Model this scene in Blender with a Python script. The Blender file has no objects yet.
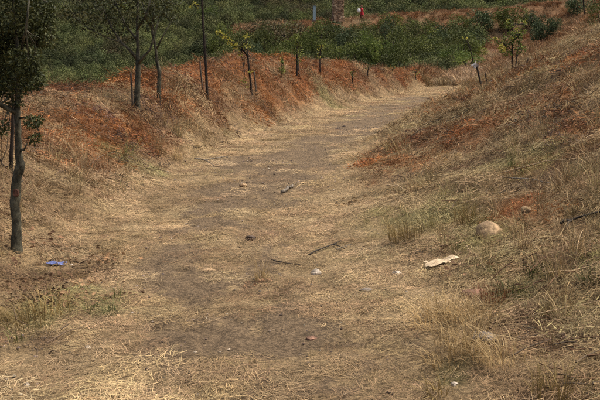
import bpy, math, random
import numpy as np
from mathutils import Vector, Matrix

# ------------------------------------------------------------------ camera, world, sun, exposure
scene = bpy.context.scene
C = scene.collection
F = 824.0                       # focal length in photo pixels (photo is 600 x 400)
PITCH = math.radians(9.6)
CAM = np.array([0.0, 0.0, 1.6])
cam_d = bpy.data.cameras.new('camera')
cam_d.sensor_width = 36.0
cam_d.lens = 36.0 * F / 600.0
cam_d.clip_start = 0.05
cam_d.clip_end = 2000
cam = bpy.data.objects.new('camera', cam_d)
C.objects.link(cam)
cam.location = CAM
cam.rotation_euler = (math.pi / 2 - PITCH, 0, 0)
scene.camera = cam

SUN_EL, SUN_AZ = math.radians(66), math.radians(75)     # azimuth from +Y (view direction) towards +X
world = bpy.data.worlds.new('World')
scene.world = world
world.use_nodes = True
wn = world.node_tree
bg = wn.nodes['Background']
sky = wn.nodes.new('ShaderNodeTexSky')
sky.sky_type = 'NISHITA'
sky.sun_disc = False
sky.sun_elevation = SUN_EL
sky.sun_rotation = SUN_AZ
sky.air_density = 1.0
sky.dust_density = 10.0
sky.ozone_density = 0.6
wn.links.new(sky.outputs[0], bg.inputs[0])
bg.inputs[1].default_value = 0.10
sun_d = bpy.data.lights.new('sun', 'SUN')
sun_d.energy = 1.5
sun_d.angle = math.radians(22)
sun_d.color = (1.0, 0.96, 0.88)
sun = bpy.data.objects.new('sun', sun_d)
C.objects.link(sun)
sd = Vector((math.sin(SUN_AZ) * math.cos(SUN_EL), math.cos(SUN_AZ) * math.cos(SUN_EL), math.sin(SUN_EL)))
sun.rotation_euler = sd.to_track_quat('Z', 'Y').to_euler()
scene.view_settings.view_transform = 'Standard'
scene.view_settings.look = 'None'
scene.view_settings.exposure = 0.98
scene.view_settings.gamma = 1.0
scene.view_settings.use_curve_mapping = False
scene.cycles.max_bounces = 3
scene.cycles.diffuse_bounces = 2
scene.cycles.transmission_bounces = 2
scene.cycles.use_denoising = False
scene.cycles.filter_width = 1.5

rng = np.random.default_rng(11)
random.seed(5)

# ------------------------------------------------------------------ noise and terrain
def _h(ix, iy, s):
    n = (ix.astype(np.int64) * 374761393 + iy.astype(np.int64) * 668265263 + s * 1442695041) & 0xffffffff
    n = ((n ^ (n >> 13)) * 1274126177) & 0xffffffff
    n = n ^ (n >> 16)
    return (n & 0xffff) / 65535.0

def vnoise(x, y, s=0):
    x = np.asarray(x, float); y = np.asarray(y, float)
    ix = np.floor(x); iy = np.floor(y)
    fx = x - ix; fy = y - iy
    fx = fx * fx * (3 - 2 * fx); fy = fy * fy * (3 - 2 * fy)
    a = _h(ix, iy, s); b = _h(ix + 1, iy, s); c = _h(ix, iy + 1, s); d = _h(ix + 1, iy + 1, s)
    return (a * (1 - fx) + b * fx) * (1 - fy) + (c * (1 - fx) + d * fx) * fy

def fbm(x, y, s=0, o=4):
    t = 0; a = 0.5; n = 0
    for i in range(o):
        t = t + a * vnoise(x * 2 ** i + 17.3 * i, y * 2 ** i - 9.1 * i, s + i); n += a; a *= 0.5
    return t / n                                            # 0..1

def tab(y, pts):
    px = [p[0] for p in pts]; pv = [p[1] for p in pts]
    y = np.asarray(y, float)
    t = 0
    for k in (-0.14, -0.07, 0, 0.07, 0.14):
        t = t + np.interp(y + k * np.maximum(y, 2), px, pv)
    return t / 5

LF = [(0, -1.9), (5, -2.0), (7, -2.0), (9.4, -1.75), (14.6, -1.75), (18.8, -1.0), (26, .7), (33, 2.8), (44, 6.0), (50, 8.2), (60, 11), (80, 13), (110, 24)]
CL = [(0, -4.8), (10, -4.5), (13.3, -4.2), (16, -3.3), (20, -2.7), (26, -1.6), (36, 1.3), (44, 4.9), (48, 7.0), (60, 9.8), (80, 11.5), (110, 22)]
CH = [(0, .8), (10, .9), (13.3, 1.0), (16, 1.1), (20, 1.32), (26, 1.62), (36, 1.4), (44, .85), (48, .75), (55, .4), (62, 0), (110, 0)]
RF = [(0, .8), (4, .8), (5.5, .76), (7, .67), (9.4, .6), (14.6, .95), (22, 2.7), (33, 6.0), (44, 9.6), (55, 12.4), (65, 14), (80, 17), (110, 28), (200, 40)]
RID = [(-60, -6), (-25, -2), (-12, 2.2), (-5, 5.4), (0, 6.2), (8, 6.9), (20, 7.7), (26, 8.0), (40, 9.6), (60, 11.5), (120, 14)]

def Hbase(x, y):
    x = np.asarray(x, float); y = np.asarray(y, float)
    lf = tab(y, LF); cl = tab(y, CL); ch = tab(y, CH); rf = tab(y, RF)
    zp = np.where(y > 44, .028 * (y - 44), 0)
    w = 0.35 + 0.012 * np.clip(y, 0, 80)
    d = (x - rf) / w
    sp = w * np.where(d > 30, d, np.log1p(np.exp(np.minimum(d, 30))))
    z = zp + 0.35 * sp + .021 * sp * np.minimum(sp, 6)
    t = np.clip((lf - x) / np.maximum(lf - cl, .3), 0, 1)
    z = z + ch * np.sin(math.pi / 2 * t) ** 1.5
    e = np.maximum(cl - x, 0)
    z = z - 0.55 * (np.sqrt(e * e + .6 ** 2) - .6)
    hill = -4.2 + 0.19 * np.maximum(y - 60, 0) + 0.02 * np.maximum(-x - 10, 0)
    hill = hill + 2.2 * (fbm(x / 28, y / 28, 50, 3) - .5) * np.clip((y - 60) / 40, 0, 1)
    ridge = np.interp(x, [p[0] for p in RID], [p[1] for p in RID]) - np.where(y < 108, .55 * (108 - y), .30 * np.maximum(y - 118, 0))
    k = 0.45
    m = np.maximum(np.maximum(z, hill), ridge)
    return m + k * np.log(np.exp((z - m) / k) + np.exp((hill - m) / k) + np.exp((ridge - m) / k)) - 0.0

def H(x, y):
    x = np.asarray(x, float); y = np.asarray(y, float)
    z = Hbase(x, y)
    lf = tab(y, LF); rf = tab(y, RF)
    side = np.clip(np.maximum(x - rf, lf - x) / 0.8, 0, 1)
    far = np.clip(y / 40, 0, 1)
    z = z + (fbm(x / .9, y / .9, 3, 3) - .5) * (.07 + .16 * side + .5 * side * far)
    z = z + (fbm(x / .22, y / .22, 9, 3) - .5) * (.022 + .07 * side) * np.clip(1.5 - y / 40, 0, 1)
    path = np.clip(1 - np.maximum(x - rf, lf - x) / .3, 0, 1) * np.clip(2 - y / 12, 0, 1)
    z = z - path * .03 * np.clip((vnoise(x / .13, y / .2, 151) - .62) * 4, 0, 1) + path * .035 * (vnoise(x / .45, y / .6, 153) - .5)
    # shallow furrows across the cut right slope
    fur = np.sin((x * .75 + y * .5) * 5.2 + 3.0 * fbm(x / 1.5, y / 1.5, 21, 2))
    z = z + np.clip((x - rf) / 1.0, 0, 1) * .035 * fur * np.clip(1.4 - y / 60, 0, 1)
    return z

def ray(px, py):
    u = (px - 300) / F; v = (200 - py) / F
    c, s = math.cos(PITCH), math.sin(PITCH)
    d = np.array([u, c + v * s, -s + v * c])
    return d / d[1]

DD = np.concatenate([np.arange(2, 60, .02), np.arange(60, 300, .2)])
def at(px, py):
    """the point of the ground that the photo shows at a pixel"""
    d = ray(px, py)
    P = CAM[None] + DD[:, None] * d[None]
    hit = P[:, 2] <= H(P[:, 0], P[:, 1])
    i = int(np.argmax(hit)) if hit.any() else len(DD) - 1
    return P[i]

def atD(px, py, D):
    return CAM + ray(px, py) * D

def mpp(D):                                                # metres per photo pixel at depth D
    return D / F

def normal(x, y, e=.12):
    dx = (H(x + e, y) - H(x - e, y)) / (2 * e); dy = (H(x, y + e) - H(x, y - e)) / (2 * e)
    n = np.stack([-dx, -dy, np.ones_like(dx)], -1)
    return n / np.linalg.norm(n, axis=-1, keepdims=True)

# ------------------------------------------------------------------ ground zones (what covers the soil where)
def ell(px, py, rx, ry):
    c = at(px, py); a = at(px, py - ry); b = at(px, py + ry)
    return (c[0], c[1], max(rx * mpp(c[1]), .03), max(abs(a[1] - b[1]) / 2, .05))

DIRT = [ell(*e) for e in [
    (245, 338, 85, 26), (300, 330, 40, 14), (190, 300, 30, 16), (172, 262, 24, 20), (195, 280, 30, 12), (235, 285, 22, 7), (258, 262, 12, 16),
    (222, 224, 38, 7), (215, 211, 28, 6), (250, 203, 52, 7), (240, 190, 48, 8), (280, 183, 40, 9), (255, 172, 50, 7), (300, 168, 40, 6),
    (250, 161, 34, 5), (290, 158, 40, 5), (305, 151, 42, 5), (322, 144, 46, 5), (345, 136, 44, 5), (362, 126, 42, 6), (385, 116, 38, 6), (402, 108, 38, 5),
    (420, 100, 26, 4), (300, 240, 18, 3), (335, 352, 24, 5), (400, 350, 26, 6), (310, 385, 60, 8), (170, 345, 24, 6), (415, 347, 24, 5)]]
RUSTE = [ell(*e) for e in [
    (395, 158, 40, 16), (430, 140, 40, 14), (375, 182, 16, 5), (470, 128, 26, 8), (520, 165, 30, 12), (560, 60, 30, 16), (580, 130, 30, 16), (585, 190, 26, 10),
    (560, 45, 50, 8), (530, 205, 34, 9), (450, 112, 20, 7), (490, 300, 16, 7), (480, 95, 16, 6), (545, 100, 30, 6)]]
GREENE = [ell(*e) for e in [
    (430, 215, 46, 18), (470, 240, 40, 14), (490, 262, 22, 8), (515, 290, 24, 9), (588, 272, 14, 8), (130, 160, 40, 9), (60, 300, 30, 14),
    (20, 320, 30, 26), (520, 160, 40, 12), (340, 255, 30, 8), (550, 160, 30, 8), (440, 380, 20, 14), (110, 305, 14, 8), (330, 105, 26, 5), (380, 215, 20, 8)]]

BRUSHE = [ell(*e) for e in [(545, 335, 80, 40), (565, 255, 50, 22), (470, 395, 60, 14), (590, 300, 40, 40), (520, 380, 80, 22), (585, 150, 30, 14), (540, 190, 40, 10), (100, 120, 60, 16), (30, 285, 50, 20), (30, 340, 40, 14), (70, 275, 36, 12)]]

def brush(x, y):
    n = fbm(x / .4, y / .4, 131, 3)
    return blobs(x + (n - .5) * .5, y + (n - .5) * .8, BRUSHE, 1.2) * np.clip((n - .28) * 4, 0, 1)

def blobs(x, y, L, soft=.55):
    m = np.zeros_like(x)
    for cx, cy, rx, ry in L:
        q = ((x - cx) / rx) ** 2 + ((y - cy) / ry) ** 2
        m = np.maximum(m, np.clip((1.55 - q) / soft, 0, 1))
    return m

def zones(x, y):
    """dirt, rust, green, shrubland weights 0..1"""
    x = np.asarray(x, float); y = np.asarray(y, float)
    lf = tab(y, LF); cl = tab(y, CL); rf = tab(y, RF); ch = tab(y, CH)
    n1 = fbm(x / .55, y / .8, 31, 4); n2 = fbm(x / 1.6, y / 2.6, 33, 4); n3 = fbm(x / .25, y / .3, 35, 3)
    wob = (n1 - .5) * .5
    n4 = fbm(x / .07, y / .12, 39, 3)
    dirt = blobs(x + wob + (n4 - .5) * .25, y + wob * 1.6 + (n3 - .5) * .5 + (n4 - .5) * .5, DIRT, 1.25)
    dirt = np.clip(dirt * np.clip((n3 - .2) * 5, .35, 1) * np.clip((n1 - .2) * 6, .55, 1) * 1.5, 0, 1)
    t = (lf - x) / np.maximum(lf - cl, .3)
    near = np.clip((y - 8.2) / 2.5, 0, 1)
    rl = np.clip((t - .20 + (n2 - .5) * .6) * 4.0, 0, 1) * near * np.clip((70 - y) / 20, 0, 1)
    rl = rl * np.clip((fbm(x / .8, y / 1.2, 37, 4) - .30) * 6.0, .2, 1)
    dr = x - rf
    rr = np.clip((fbm(x / .9 + y / 2.5, y / 1.1, 41, 4) - .56) * 8, 0, 1) * np.clip((dr - .5) / 1.0, 0, 1) * .35
    rr = np.maximum(rr, blobs(x + wob, y + wob, RUSTE, 1.2) * np.clip((n3 - .3) * 5, .1, 1) * .85)
    fr = np.clip((y - 50) / 10, 0, 1) * np.clip(fbm(x / 3.5, y / 3, 43, 3) * 3.5 - 1.3, 0, 1)
    rust = np.clip(np.maximum(np.maximum(rl, rr), fr * (y > 50)), 0, 1) * (1 - dirt)
    green = blobs(x + wob, y + wob, GREENE, 1.0) * np.clip((n3 - .3) * 4, 0, 1)
    zb = Hbase(x, y)
    ridge_top = np.interp(x, [p[0] for p in RID], [p[1] for p in RID])
    onridge = np.clip(1 - np.abs(y - 108) / 6.5, 0, 1) * (x > -9)
    shrub = np.clip((y - 58) / 8, 0, 1) * (1 - np.clip(onridge * 3, 0, 1)) * np.clip((rf - 1.0 - x) / 3 + (y > 118) * 30, 0, 1)
    return dirt, rust, green, shrub

STRAW = np.array([.36, .262, .143]); STRAW2 = np.array([.20, .138, .073]); DIRTC = np.array([.124, .089, .054])
RUSTC = np.array([.28, .108, .034]); RUST2 = np.array([.135, .065, .029]); GREENC = np.array([.20, .19, .07]); SOIL = np.array([.16, .095, .048])
SHR = np.array([.030, .042, .018])

def mix(a, b, t):
    t = np.asarray(t)[..., None]
    return a * (1 - t) + b * t

# ------------------------------------------------------------------ helpers
def tag(o, label=None, cat=None, group=None, kind=None):
    if label: o['label'] = label
    if cat: o['category'] = cat
    if group: o['group'] = group
    if kind: o['kind'] = kind
    return o

def empty(name, loc, rz=0, label=None, cat=None, group=None):
    o = bpy.data.objects.new(name, None)
    o.empty_display_size = .1
    C.objects.link(o)
    o.location = tuple(float(v) for v in loc); o.rotation_euler = (0, 0, rz)
    return tag(o, label, cat, group)

class MB:
    """collects geometry (world or local coordinates) and a random tint for each face"""
    def __init__(s): s.v = []; s.f = []; s.t = []; s.n = 0
    def add(s, V, Fc, t=None):
        V = np.asarray(V, float)
        s.v.append(V)
        for k, f in enumerate(Fc):
            s.f.append(tuple(int(i) + s.n for i in f))
            s.t.append(random.random() if t is None else (t[k] if hasattr(t, '__len__') else t))
        s.n += len(V)
    def tube(s, P, R, sides=6, t=None, cap=True, rough=0.0):
        P = [np.asarray(p, float) for p in P]
        V = []; Fc = []
        ref = np.array([.31, .17, .93])
        if abs(np.dot(ref, (P[-1] - P[0]) / (np.linalg.norm(P[-1] - P[0]) + 1e-9))) > .9: ref = np.array([.95, .2, .1])
        for i, p in enumerate(P):
            d = P[min(i + 1, len(P) - 1)] - P[max(i - 1, 0)]
            d = d / (np.linalg.norm(d) + 1e-9)
            a = np.cross(d, ref); a /= np.linalg.norm(a) + 1e-9; b = np.cross(d, a)
            for k in range(sides):
                an = 2 * math.pi * k / sides
                r = R[i] * (1 + rough * (random.random() - .5))
                V.append(p + r * (math.cos(an) * a + math.sin(an) * b))
        for i in range(len(P) - 1):
            for k in range(sides):
                k2 = (k + 1) % sides
                Fc.append((i * sides + k, i * sides + k2, (i + 1) * sides + k2, (i + 1) * sides + k))
        if cap:
            Fc.append(tuple(range(sides))[::-1]); Fc.append(tuple((len(P) - 1) * sides + k for k in range(sides)))
        s.add(V, Fc, t)
    def leaf(s, p, d, up, L, W, t=None):
        """a small folded leaf: two quads along a midrib"""
        d = d / (np.linalg.norm(d) + 1e-9)
        a = np.cross(d, up); a /= np.linalg.norm(a) + 1e-9; n = np.cross(a, d)
        V = [p, p + d * L * .45 + a * W * .5 + n * W * .18, p + d * L, p + d * L * .45 - a * W * .5 + n * W * .18, p + d * L * .5 - n * W * .05]
        s.add(V, [(0, 1, 4), (1, 2, 4), (2, 3, 4), (3, 0, 4)], [t if t is not None else random.random()] * 4)
    def build(s, name, mat, parent=None, smooth=False, loc=None, link=True):
        V = np.concatenate(s.v) if s.v else np.zeros((0, 3))
        if loc is not None: V = V - np.asarray(loc, float)
        me = bpy.data.meshes.new(name)
        me.from_pydata(V.tolist(), [], s.f)
        a = me.attributes.new('tint', 'FLOAT', 'FACE')
        a.data.foreach_set('value', np.array(s.t, dtype=np.float32))
        if smooth: me.polygons.foreach_set('use_smooth', [True] * len(me.polygons))
        me.materials.append(mat)
        me.update()
        o = bpy.data.objects.new(name, me)
        if link: C.objects.link(o)
        if parent: o.parent = parent
        return o

# ------------------------------------------------------------------ materials
def newmat(name):
    m = bpy.data.materials.new(name); m.use_nodes = True
    nt = m.node_tree
    b = nt.nodes['Principled BSDF']
    b.inputs['Roughness'].default_value = .85
    b.inputs['Specular IOR Level'].default_value = .25
    return m, nt, b

def tintmat(name, lo, hi, transl=0.0, rough=.8, noise=None, mid=None):
    """colour from the face's own random tint, plus grain; light passes through thin leaves"""
    m, nt, b = newmat(name)
    at_ = nt.nodes.new('ShaderNodeAttribute'); at_.attribute_name = 'tint'
    oi = nt.nodes.new('ShaderNodeObjectInfo')
    ramp = nt.nodes.new('ShaderNodeValToRGB')
    ramp.color_ramp.elements[0].color = (*lo, 1); ramp.color_ramp.elements[1].color = (*hi, 1)
    if mid:
        e = ramp.color_ramp.elements.new(.6); e.color = (*mid, 1)
    fac = at_.outputs['Fac']
    nz = nt.nodes.new('ShaderNodeTexNoise'); nz.inputs['Scale'].default_value = noise or 6.0
    nz.inputs['Detail'].default_value = 4
    tc = nt.nodes.new('ShaderNodeTexCoord')
    nt.links.new(tc.outputs['Object'], nz.inputs['Vector'])
    mx = nt.nodes.new('ShaderNodeMath'); mx.operation = 'MULTIPLY_ADD'
    nt.links.new(nz.outputs['Fac'], mx.inputs[0]); mx.inputs[1].default_value = 1.1
    sub = nt.nodes.new('ShaderNodeMath'); sub.operation = 'MULTIPLY_ADD'
    nt.links.new(fac, sub.inputs[0]); sub.inputs[1].default_value = .75; sub.inputs[2].default_value = -.42
    nt.links.new(sub.outputs[0], mx.inputs[2])
    nt.links.new(mx.outputs[0], ramp.inputs[0])
    hs = nt.nodes.new('ShaderNodeHueSaturation')
    mr = nt.nodes.new('ShaderNodeMapRange'); mr.inputs['To Min'].default_value = .72; mr.inputs['To Max'].default_value = 1.3
    nt.links.new(oi.outputs['Random'], mr.inputs['Value']); nt.links.new(mr.outputs[0], hs.inputs['Value'])
    nt.links.new(ramp.outputs[0], hs.inputs['Color'])
    nt.links.new(hs.outputs[0], b.inputs['Base Color'])
    b.inputs['Roughness'].default_value = rough
    if transl > 0:
        tr = nt.nodes.new('ShaderNodeBsdfTranslucent'); ms = nt.nodes.new('ShaderNodeMixShader')
        nt.links.new(hs.outputs[0], tr.inputs['Color'])
        ms.inputs[0].default_value = transl
        out = nt.nodes['Material Output']
        nt.links.new(b.outputs[0], ms.inputs[1]); nt.links.new(tr.outputs[0], ms.inputs[2]); nt.links.new(ms.outputs[0], out.inputs['Surface'])
    return m

def barkmat(name, lo, hi, scale=30):
    m, nt, b = newmat(name)
    tc = nt.nodes.new('ShaderNodeTexCoord'); mp = nt.nodes.new('ShaderNodeMapping')
    mp.inputs['Scale'].default_value = (1, 1, .35)
    n = nt.nodes.new('ShaderNodeTexNoise'); n.inputs['Scale'].default_value = scale; n.inputs['Detail'].default_value = 6; n.inputs['Roughness'].default_value = .7
    nt.links.new(tc.outputs['Object'], mp.inputs[0]); nt.links.new(mp.outputs[0], n.inputs['Vector'])
    r = nt.nodes.new('ShaderNodeValToRGB')
    r.color_ramp.elements[0].position = .35; r.color_ramp.elements[0].color = (*lo, 1)
    r.color_ramp.elements[1].position = .7; r.color_ramp.elements[1].color = (*hi, 1)
    nt.links.new(n.outputs['Fac'], r.inputs[0])
    n2 = nt.nodes.new('ShaderNodeTexNoise'); n2.inputs['Scale'].default_value = scale * .28; n2.inputs['Detail'].default_value = 5
    nt.links.new(tc.outputs['Object'], n2.inputs['Vector'])
    m2 = nt.nodes.new('ShaderNodeMapRange'); m2.inputs['From Min'].default_value = .35; m2.inputs['From Max'].default_value = .65
    m2.inputs['To Min'].default_value = .55; m2.inputs['To Max'].default_value = 1.5
    nt.links.new(n2.outputs['Fac'], m2.inputs['Value'])
    sc_ = nt.nodes.new('ShaderNodeVectorMath'); sc_.operation = 'SCALE'
    nt.links.new(r.outputs[0], sc_.inputs[0]); nt.links.new(m2.outputs[0], sc_.inputs['Scale'])
    nt.links.new(sc_.outputs[0], b.inputs['Base Color'])
    bp = nt.nodes.new('ShaderNodeBump'); bp.inputs['Strength'].default_value = .9; bp.inputs['Distance'].default_value = .01
    nt.links.new(n.outputs['Fac'], bp.inputs['Height']); nt.links.new(bp.outputs[0], b.inputs['Normal'])
    return m

def instmat(name, transl=.15):
    """scattered cover: the place's colour (set for each clump) times each blade's own tint"""
    m, nt, b = newmat(name)
    c = nt.nodes.new('ShaderNodeAttribute'); c.attribute_type = 'INSTANCER'; c.attribute_name = 'col'
    t = nt.nodes.new('ShaderNodeAttribute'); t.attribute_name = 'tint'
    mr = nt.nodes.new('ShaderNodeMapRange'); mr.inputs['To Min'].default_value = .45; mr.inputs['To Max'].default_value = 1.5
    nt.links.new(t.outputs['Fac'], mr.inputs['Value'])
    mu = nt.nodes.new('ShaderNodeVectorMath'); mu.operation = 'SCALE'
    nt.links.new(c.outputs['Color'], mu.inputs[0]); nt.links.new(mr.outputs[0], mu.inputs['Scale'])
    nt.links.new(mu.outputs[0], b.inputs['Base Color'])
    if transl > 0:
        tr = nt.nodes.new('ShaderNodeBsdfTranslucent'); ms = nt.nodes.new('ShaderNodeMixShader')
        nt.links.new(mu.outputs[0], tr.inputs['Color']); ms.inputs[0].default_value = transl
        nt.links.new(b.outputs[0], ms.inputs[1]); nt.links.new(tr.outputs[0], ms.inputs[2]); nt.links.new(ms.outputs[0], nt.nodes['Material Output'].inputs['Surface'])
    return m

M = {}
M['cover'] = instmat('dry_cover')
M['oak_leaf'] = tintmat('oak_leaf', (0.0148, 0.0207, 0.0079), (0.1110, 0.1100, 0.0355), .2, .6, 3.0, (0.0473, 0.0569, 0.0177))
M['dark_leaf'] = tintmat('dark_leaf', (0.0374, 0.0464, 0.0134), (0.1720, 0.1794, 0.0428), .15, .7, 1.2, (0.0875, 0.1012, 0.0241))
M['mid_leaf'] = tintmat('mid_leaf', (0.0482, 0.0675, 0.0161), (0.2562, 0.2742, 0.0469), .2, .7, 1.2, (0.1205, 0.1434, 0.0294))
M['pale_leaf'] = tintmat('pale_leaf', (0.0495, 0.0792, 0.0190), (0.2640, 0.2904, 0.0634), .3, .7, 2.0, (0.1320, 0.1716, 0.0370))
M['yellow_leaf'] = tintmat('yellow_leaf', (.17, .19, .035), (.58, .50, .10), .35, .7, 5.0, (.36, .34, .06))
M['olive_leaf'] = tintmat('olive_leaf', (0.0353, 0.0529, 0.0231), (0.1511, 0.1831, 0.0692), .1, .7, 1.5, (0.0756, 0.1017, 0.0428))
M['brown_shrub'] = tintmat('brown_shrub', (0.0465, 0.0465, 0.0217), (0.2170, 0.1318, 0.0620), .2, .7, 2.0, (0.1085, 0.0806, 0.0372))
M['bark'] = barkmat('bark', (.024, .022, .014), (.12, .115, .078), 45)
M['dark_bark'] = barkmat('dark_bark', (.012, .009, .007), (.045, .034, .025))
M['stake'] = barkmat('stake_wood', (.035, .028, .02), (.12, .095, .07), 50)
M['cut_wood'] = barkmat('cut_wood', (.06, .03, .02), (.17, .075, .05), 90)
M['dry_wood'] = barkmat('dry_wood', (.24, .165, .09), (.46, .34, .20), 60)
M['grey_wood'] = barkmat('grey_wood', (.10, .085, .065), (.22, .19, .15), 60)
M['char_wood'] = barkmat('charred_wood', (.014, .012, .010), (.07, .055, .042), 60)
M['rock_tan'] = barkmat('tan_rock', (.20, .135, .075), (.40, .28, .16), 28)
M['rock_grey'] = barkmat('grey_rock', (.11, .09, .07), (.24, .20, .16), 25)
M['rock_white'] = barkmat('white_rock', (.26, .21, .15), (.52, .46, .38), 40)
M['rock_brown'] = barkmat('brown_rock', (.12, .065, .042), (.26, .15, .10), 40)
M['clod'] = barkmat('clod', (.045, .032, .024), (.12, .085, .062), 60)

def plain(name, col, rough=.7):
    m, nt, b = newmat(name)
    n = nt.nodes.new('ShaderNodeTexNoise'); n.inputs['Scale'].default_value = 14; n.inputs['Detail'].default_value = 4
    tc = nt.nodes.new('ShaderNodeTexCoord'); nt.links.new(tc.outputs['Object'], n.inputs['Vector'])
    r = nt.nodes.new('ShaderNodeValToRGB')
    r.color_ramp.elements[0].position = .3; r.color_ramp.elements[1].position = .75
    r.color_ramp.elements[0].color = (*[c * .75 for c in col], 1); r.color_ramp.elements[1].color = (*[min(c * 1.2, .95) for c in col], 1)
    nt.links.new(n.outputs['Fac'], r.inputs[0]); nt.links.new(r.outputs[0], b.inputs['Base Color'])
    b.inputs['Roughness'].default_value = rough
    return m

# ------------------------------------------------------------------ the ground: one sheet out past the far hillside
def make_ground():
    ys = [-14, -9, -5, -2, 0, 1.0, 1.6]
    y = 1.9
    while y < 480:
        ys.append(y); y += max(.022, y * (.0068 if y < 60 else .014))
    ys = np.array(ys); nc = 430
    u = np.linspace(-1, 1, nc)
    u = np.sign(u) * (np.abs(u) * .62 + .38 * np.abs(u) ** 3)
    W = 5.0 + .78 * np.maximum(ys, 0)
    X = u[None] * W[:, None]; Y = np.repeat(ys[:, None], nc, 1)
    Z = H(X, Y)
    V = np.stack([X, Y, Z], -1).reshape(-1, 3)
    nr = len(ys)
    i = np.arange(nr - 1)[:, None] * nc + np.arange(nc - 1)[None]
    Fc = np.stack([i, i + 1, i + nc + 1, i + nc], -1).reshape(-1, 4)
    me = bpy.data.meshes.new('ground')
    me.vertices.add(len(V)); me.vertices.foreach_set('co', V.astype(np.float32).ravel())
    me.loops.add(Fc.size); me.loops.foreach_set('vertex_index', Fc.astype(np.int32).ravel())
    me.polygons.add(len(Fc)); me.polygons.foreach_set('loop_start', np.arange(0, Fc.size, 4, dtype=np.int32))
    me.polygons.foreach_set('use_smooth', np.ones(len(Fc), dtype=bool))
    me.update(calc_edges=True)
    x, y = V[:, 0], V[:, 1]
    dirt, rust, green, shrub = zones(x, y)
    n = fbm(x / .12, y / .12, 61, 3)
    col = mix(STRAW2 * .62, STRAW * .72, n)
    lf = tab(y, LF); rf = tab(y, RF)
    side = np.clip(np.maximum(x - rf, lf - x) / .9, 0, 1)
    col = mix(col, SOIL * 1.15, side * .35)
    col = mix(col, np.array([.085, .052, .030]), brush(x, y) * .8)
    col = mix(col, mix(RUST2, RUSTC, n) * .8, rust * .85)
    col = mix(col, GREENC * .5, green * .6)
    dn = fbm(x / .35, y / .5, 63, 4)
    col = mix(col, mix(DIRTC * .85, DIRTC * 1.15, dn), np.clip(dirt * 1.2, 0, 1))
    far = np.clip((y - 58) / 15, 0, 1) * (1 - shrub)
    col = mix(col, mix(np.array([.17, .118, .064]), np.array([.12, .072, .038]), np.clip(rust, 0, 1)), far * .8)
    col = mix(col, SHR * .7, shrub)
    a = me.attributes.new('zone', 'FLOAT_COLOR', 'POINT')
    a.data.foreach_set('color', np.concatenate([col, np.ones((len(col), 1))], 1).astype(np.float32).ravel())
    m, nt, b = newmat('ground_cover')
    za = nt.nodes.new('ShaderNodeAttribute'); za.attribute_name = 'zone'
    tc = nt.nodes.new('ShaderNodeTexCoord')
    n1 = nt.nodes.new('ShaderNodeTexNoise'); n1.inputs['Scale'].default_value = 55; n1.inputs['Detail'].default_value = 6; n1.inputs['Roughness'].default_value = .75
    nt.links.new(tc.outputs['Object'], n1.inputs['Vector'])
    n2 = nt.nodes.new('ShaderNodeTexNoise'); n2.inputs['Scale'].default_value = 9; n2.inputs['Detail'].default_value = 5
    nt.links.new(tc.outputs['Object'], n2.inputs['Vector'])
    mr = nt.nodes.new('ShaderNodeMapRange'); mr.inputs['From Min'].default_value = .3; mr.inputs['From Max'].default_value = .7
    mr.inputs['To Min'].default_value = .62; mr.inputs['To Max'].default_value = 1.35
    nt.links.new(n1.outputs['Fac'], mr.inputs['Value'])
    mr2 = nt.nodes.new('ShaderNodeMapRange'); mr2.inputs['From Min'].default_value = .3; mr2.inputs['From Max'].default_value = .7
    mr2.inputs['To Min'].default_value = .8; mr2.inputs['To Max'].default_value = 1.2
    nt.links.new(n2.outputs['Fac'], mr2.inputs['Value'])
    k0 = nt.nodes.new('ShaderNodeMath'); k0.operation = 'MULTIPLY'
    nt.links.new(mr.outputs[0], k0.inputs[0]); nt.links.new(mr2.outputs[0], k0.inputs[1])
    vo = nt.nodes.new('ShaderNodeTexVoronoi'); vo.inputs['Scale'].default_value = 75
    nt.links.new(tc.outputs['Object'], vo.inputs['Vector'])
    mr3 = nt.nodes.new('ShaderNodeMapRange'); mr3.inputs['To Min'].default_value = .62; mr3.inputs['To Max'].default_value = 1.42
    sepc = nt.nodes.new('ShaderNodeSeparateColor')
    nt.links.new(vo.outputs['Color'], sepc.inputs[0]); nt.links.new(sepc.outputs[0], mr3.inputs['Value'])
    k = nt.nodes.new('ShaderNodeMath'); k.operation = 'MULTIPLY'
    nt.links.new(k0.outputs[0], k.inputs[0]); nt.links.new(mr3.outputs[0], k.inputs[1])
    mu = nt.nodes.new('ShaderNodeVectorMath'); mu.operation = 'SCALE'
    nt.links.new(za.outputs['Color'], mu.inputs[0]); nt.links.new(k.outputs[0], mu.inputs['Scale'])
    nt.links.new(mu.outputs[0], b.inputs['Base Color'])
    b.inputs['Roughness'].default_value = .95
    b.inputs['Specular IOR Level'].default_value = .1
    bp = nt.nodes.new('ShaderNodeBump'); bp.inputs['Strength'].default_value = .9; bp.inputs['Distance'].default_value = .018
    nt.links.new(n1.outputs['Fac'], bp.inputs['Height']); nt.links.new(bp.outputs[0], b.inputs['Normal'])
    me.materials.append(m)
    o = bpy.data.objects.new('ground', me); C.objects.link(o)
    tag(o, 'trodden earth path between straw covered banks and the hillside behind', 'ground', kind='structure')
make_ground()

# ------------------------------------------------------------------ scattered cover (uncountable): clump shapes + points
def tri_blades(blades):
    """blades: list of (points[3..], width, tint) -> MB of flat tapering strips"""
    mb = MB()
    for P, w, side, t in blades:
        V = []; n = len(P)
        for i, p in enumerate(P):
            ww = w * (1 - .85 * (i / (n - 1)) ** 2)
            V.append(p + side * ww / 2); V.append(p - side * ww / 2)
        mb.add(V, [(2 * i, 2 * i + 1, 2 * i + 3, 2 * i + 2) for i in range(n - 1)], t)
    return mb

R = random.Random(77)
def rv(a=1.0): return np.array([R.uniform(-a, a), R.uniform(-a, a), R.uniform(-a, a)])

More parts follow.
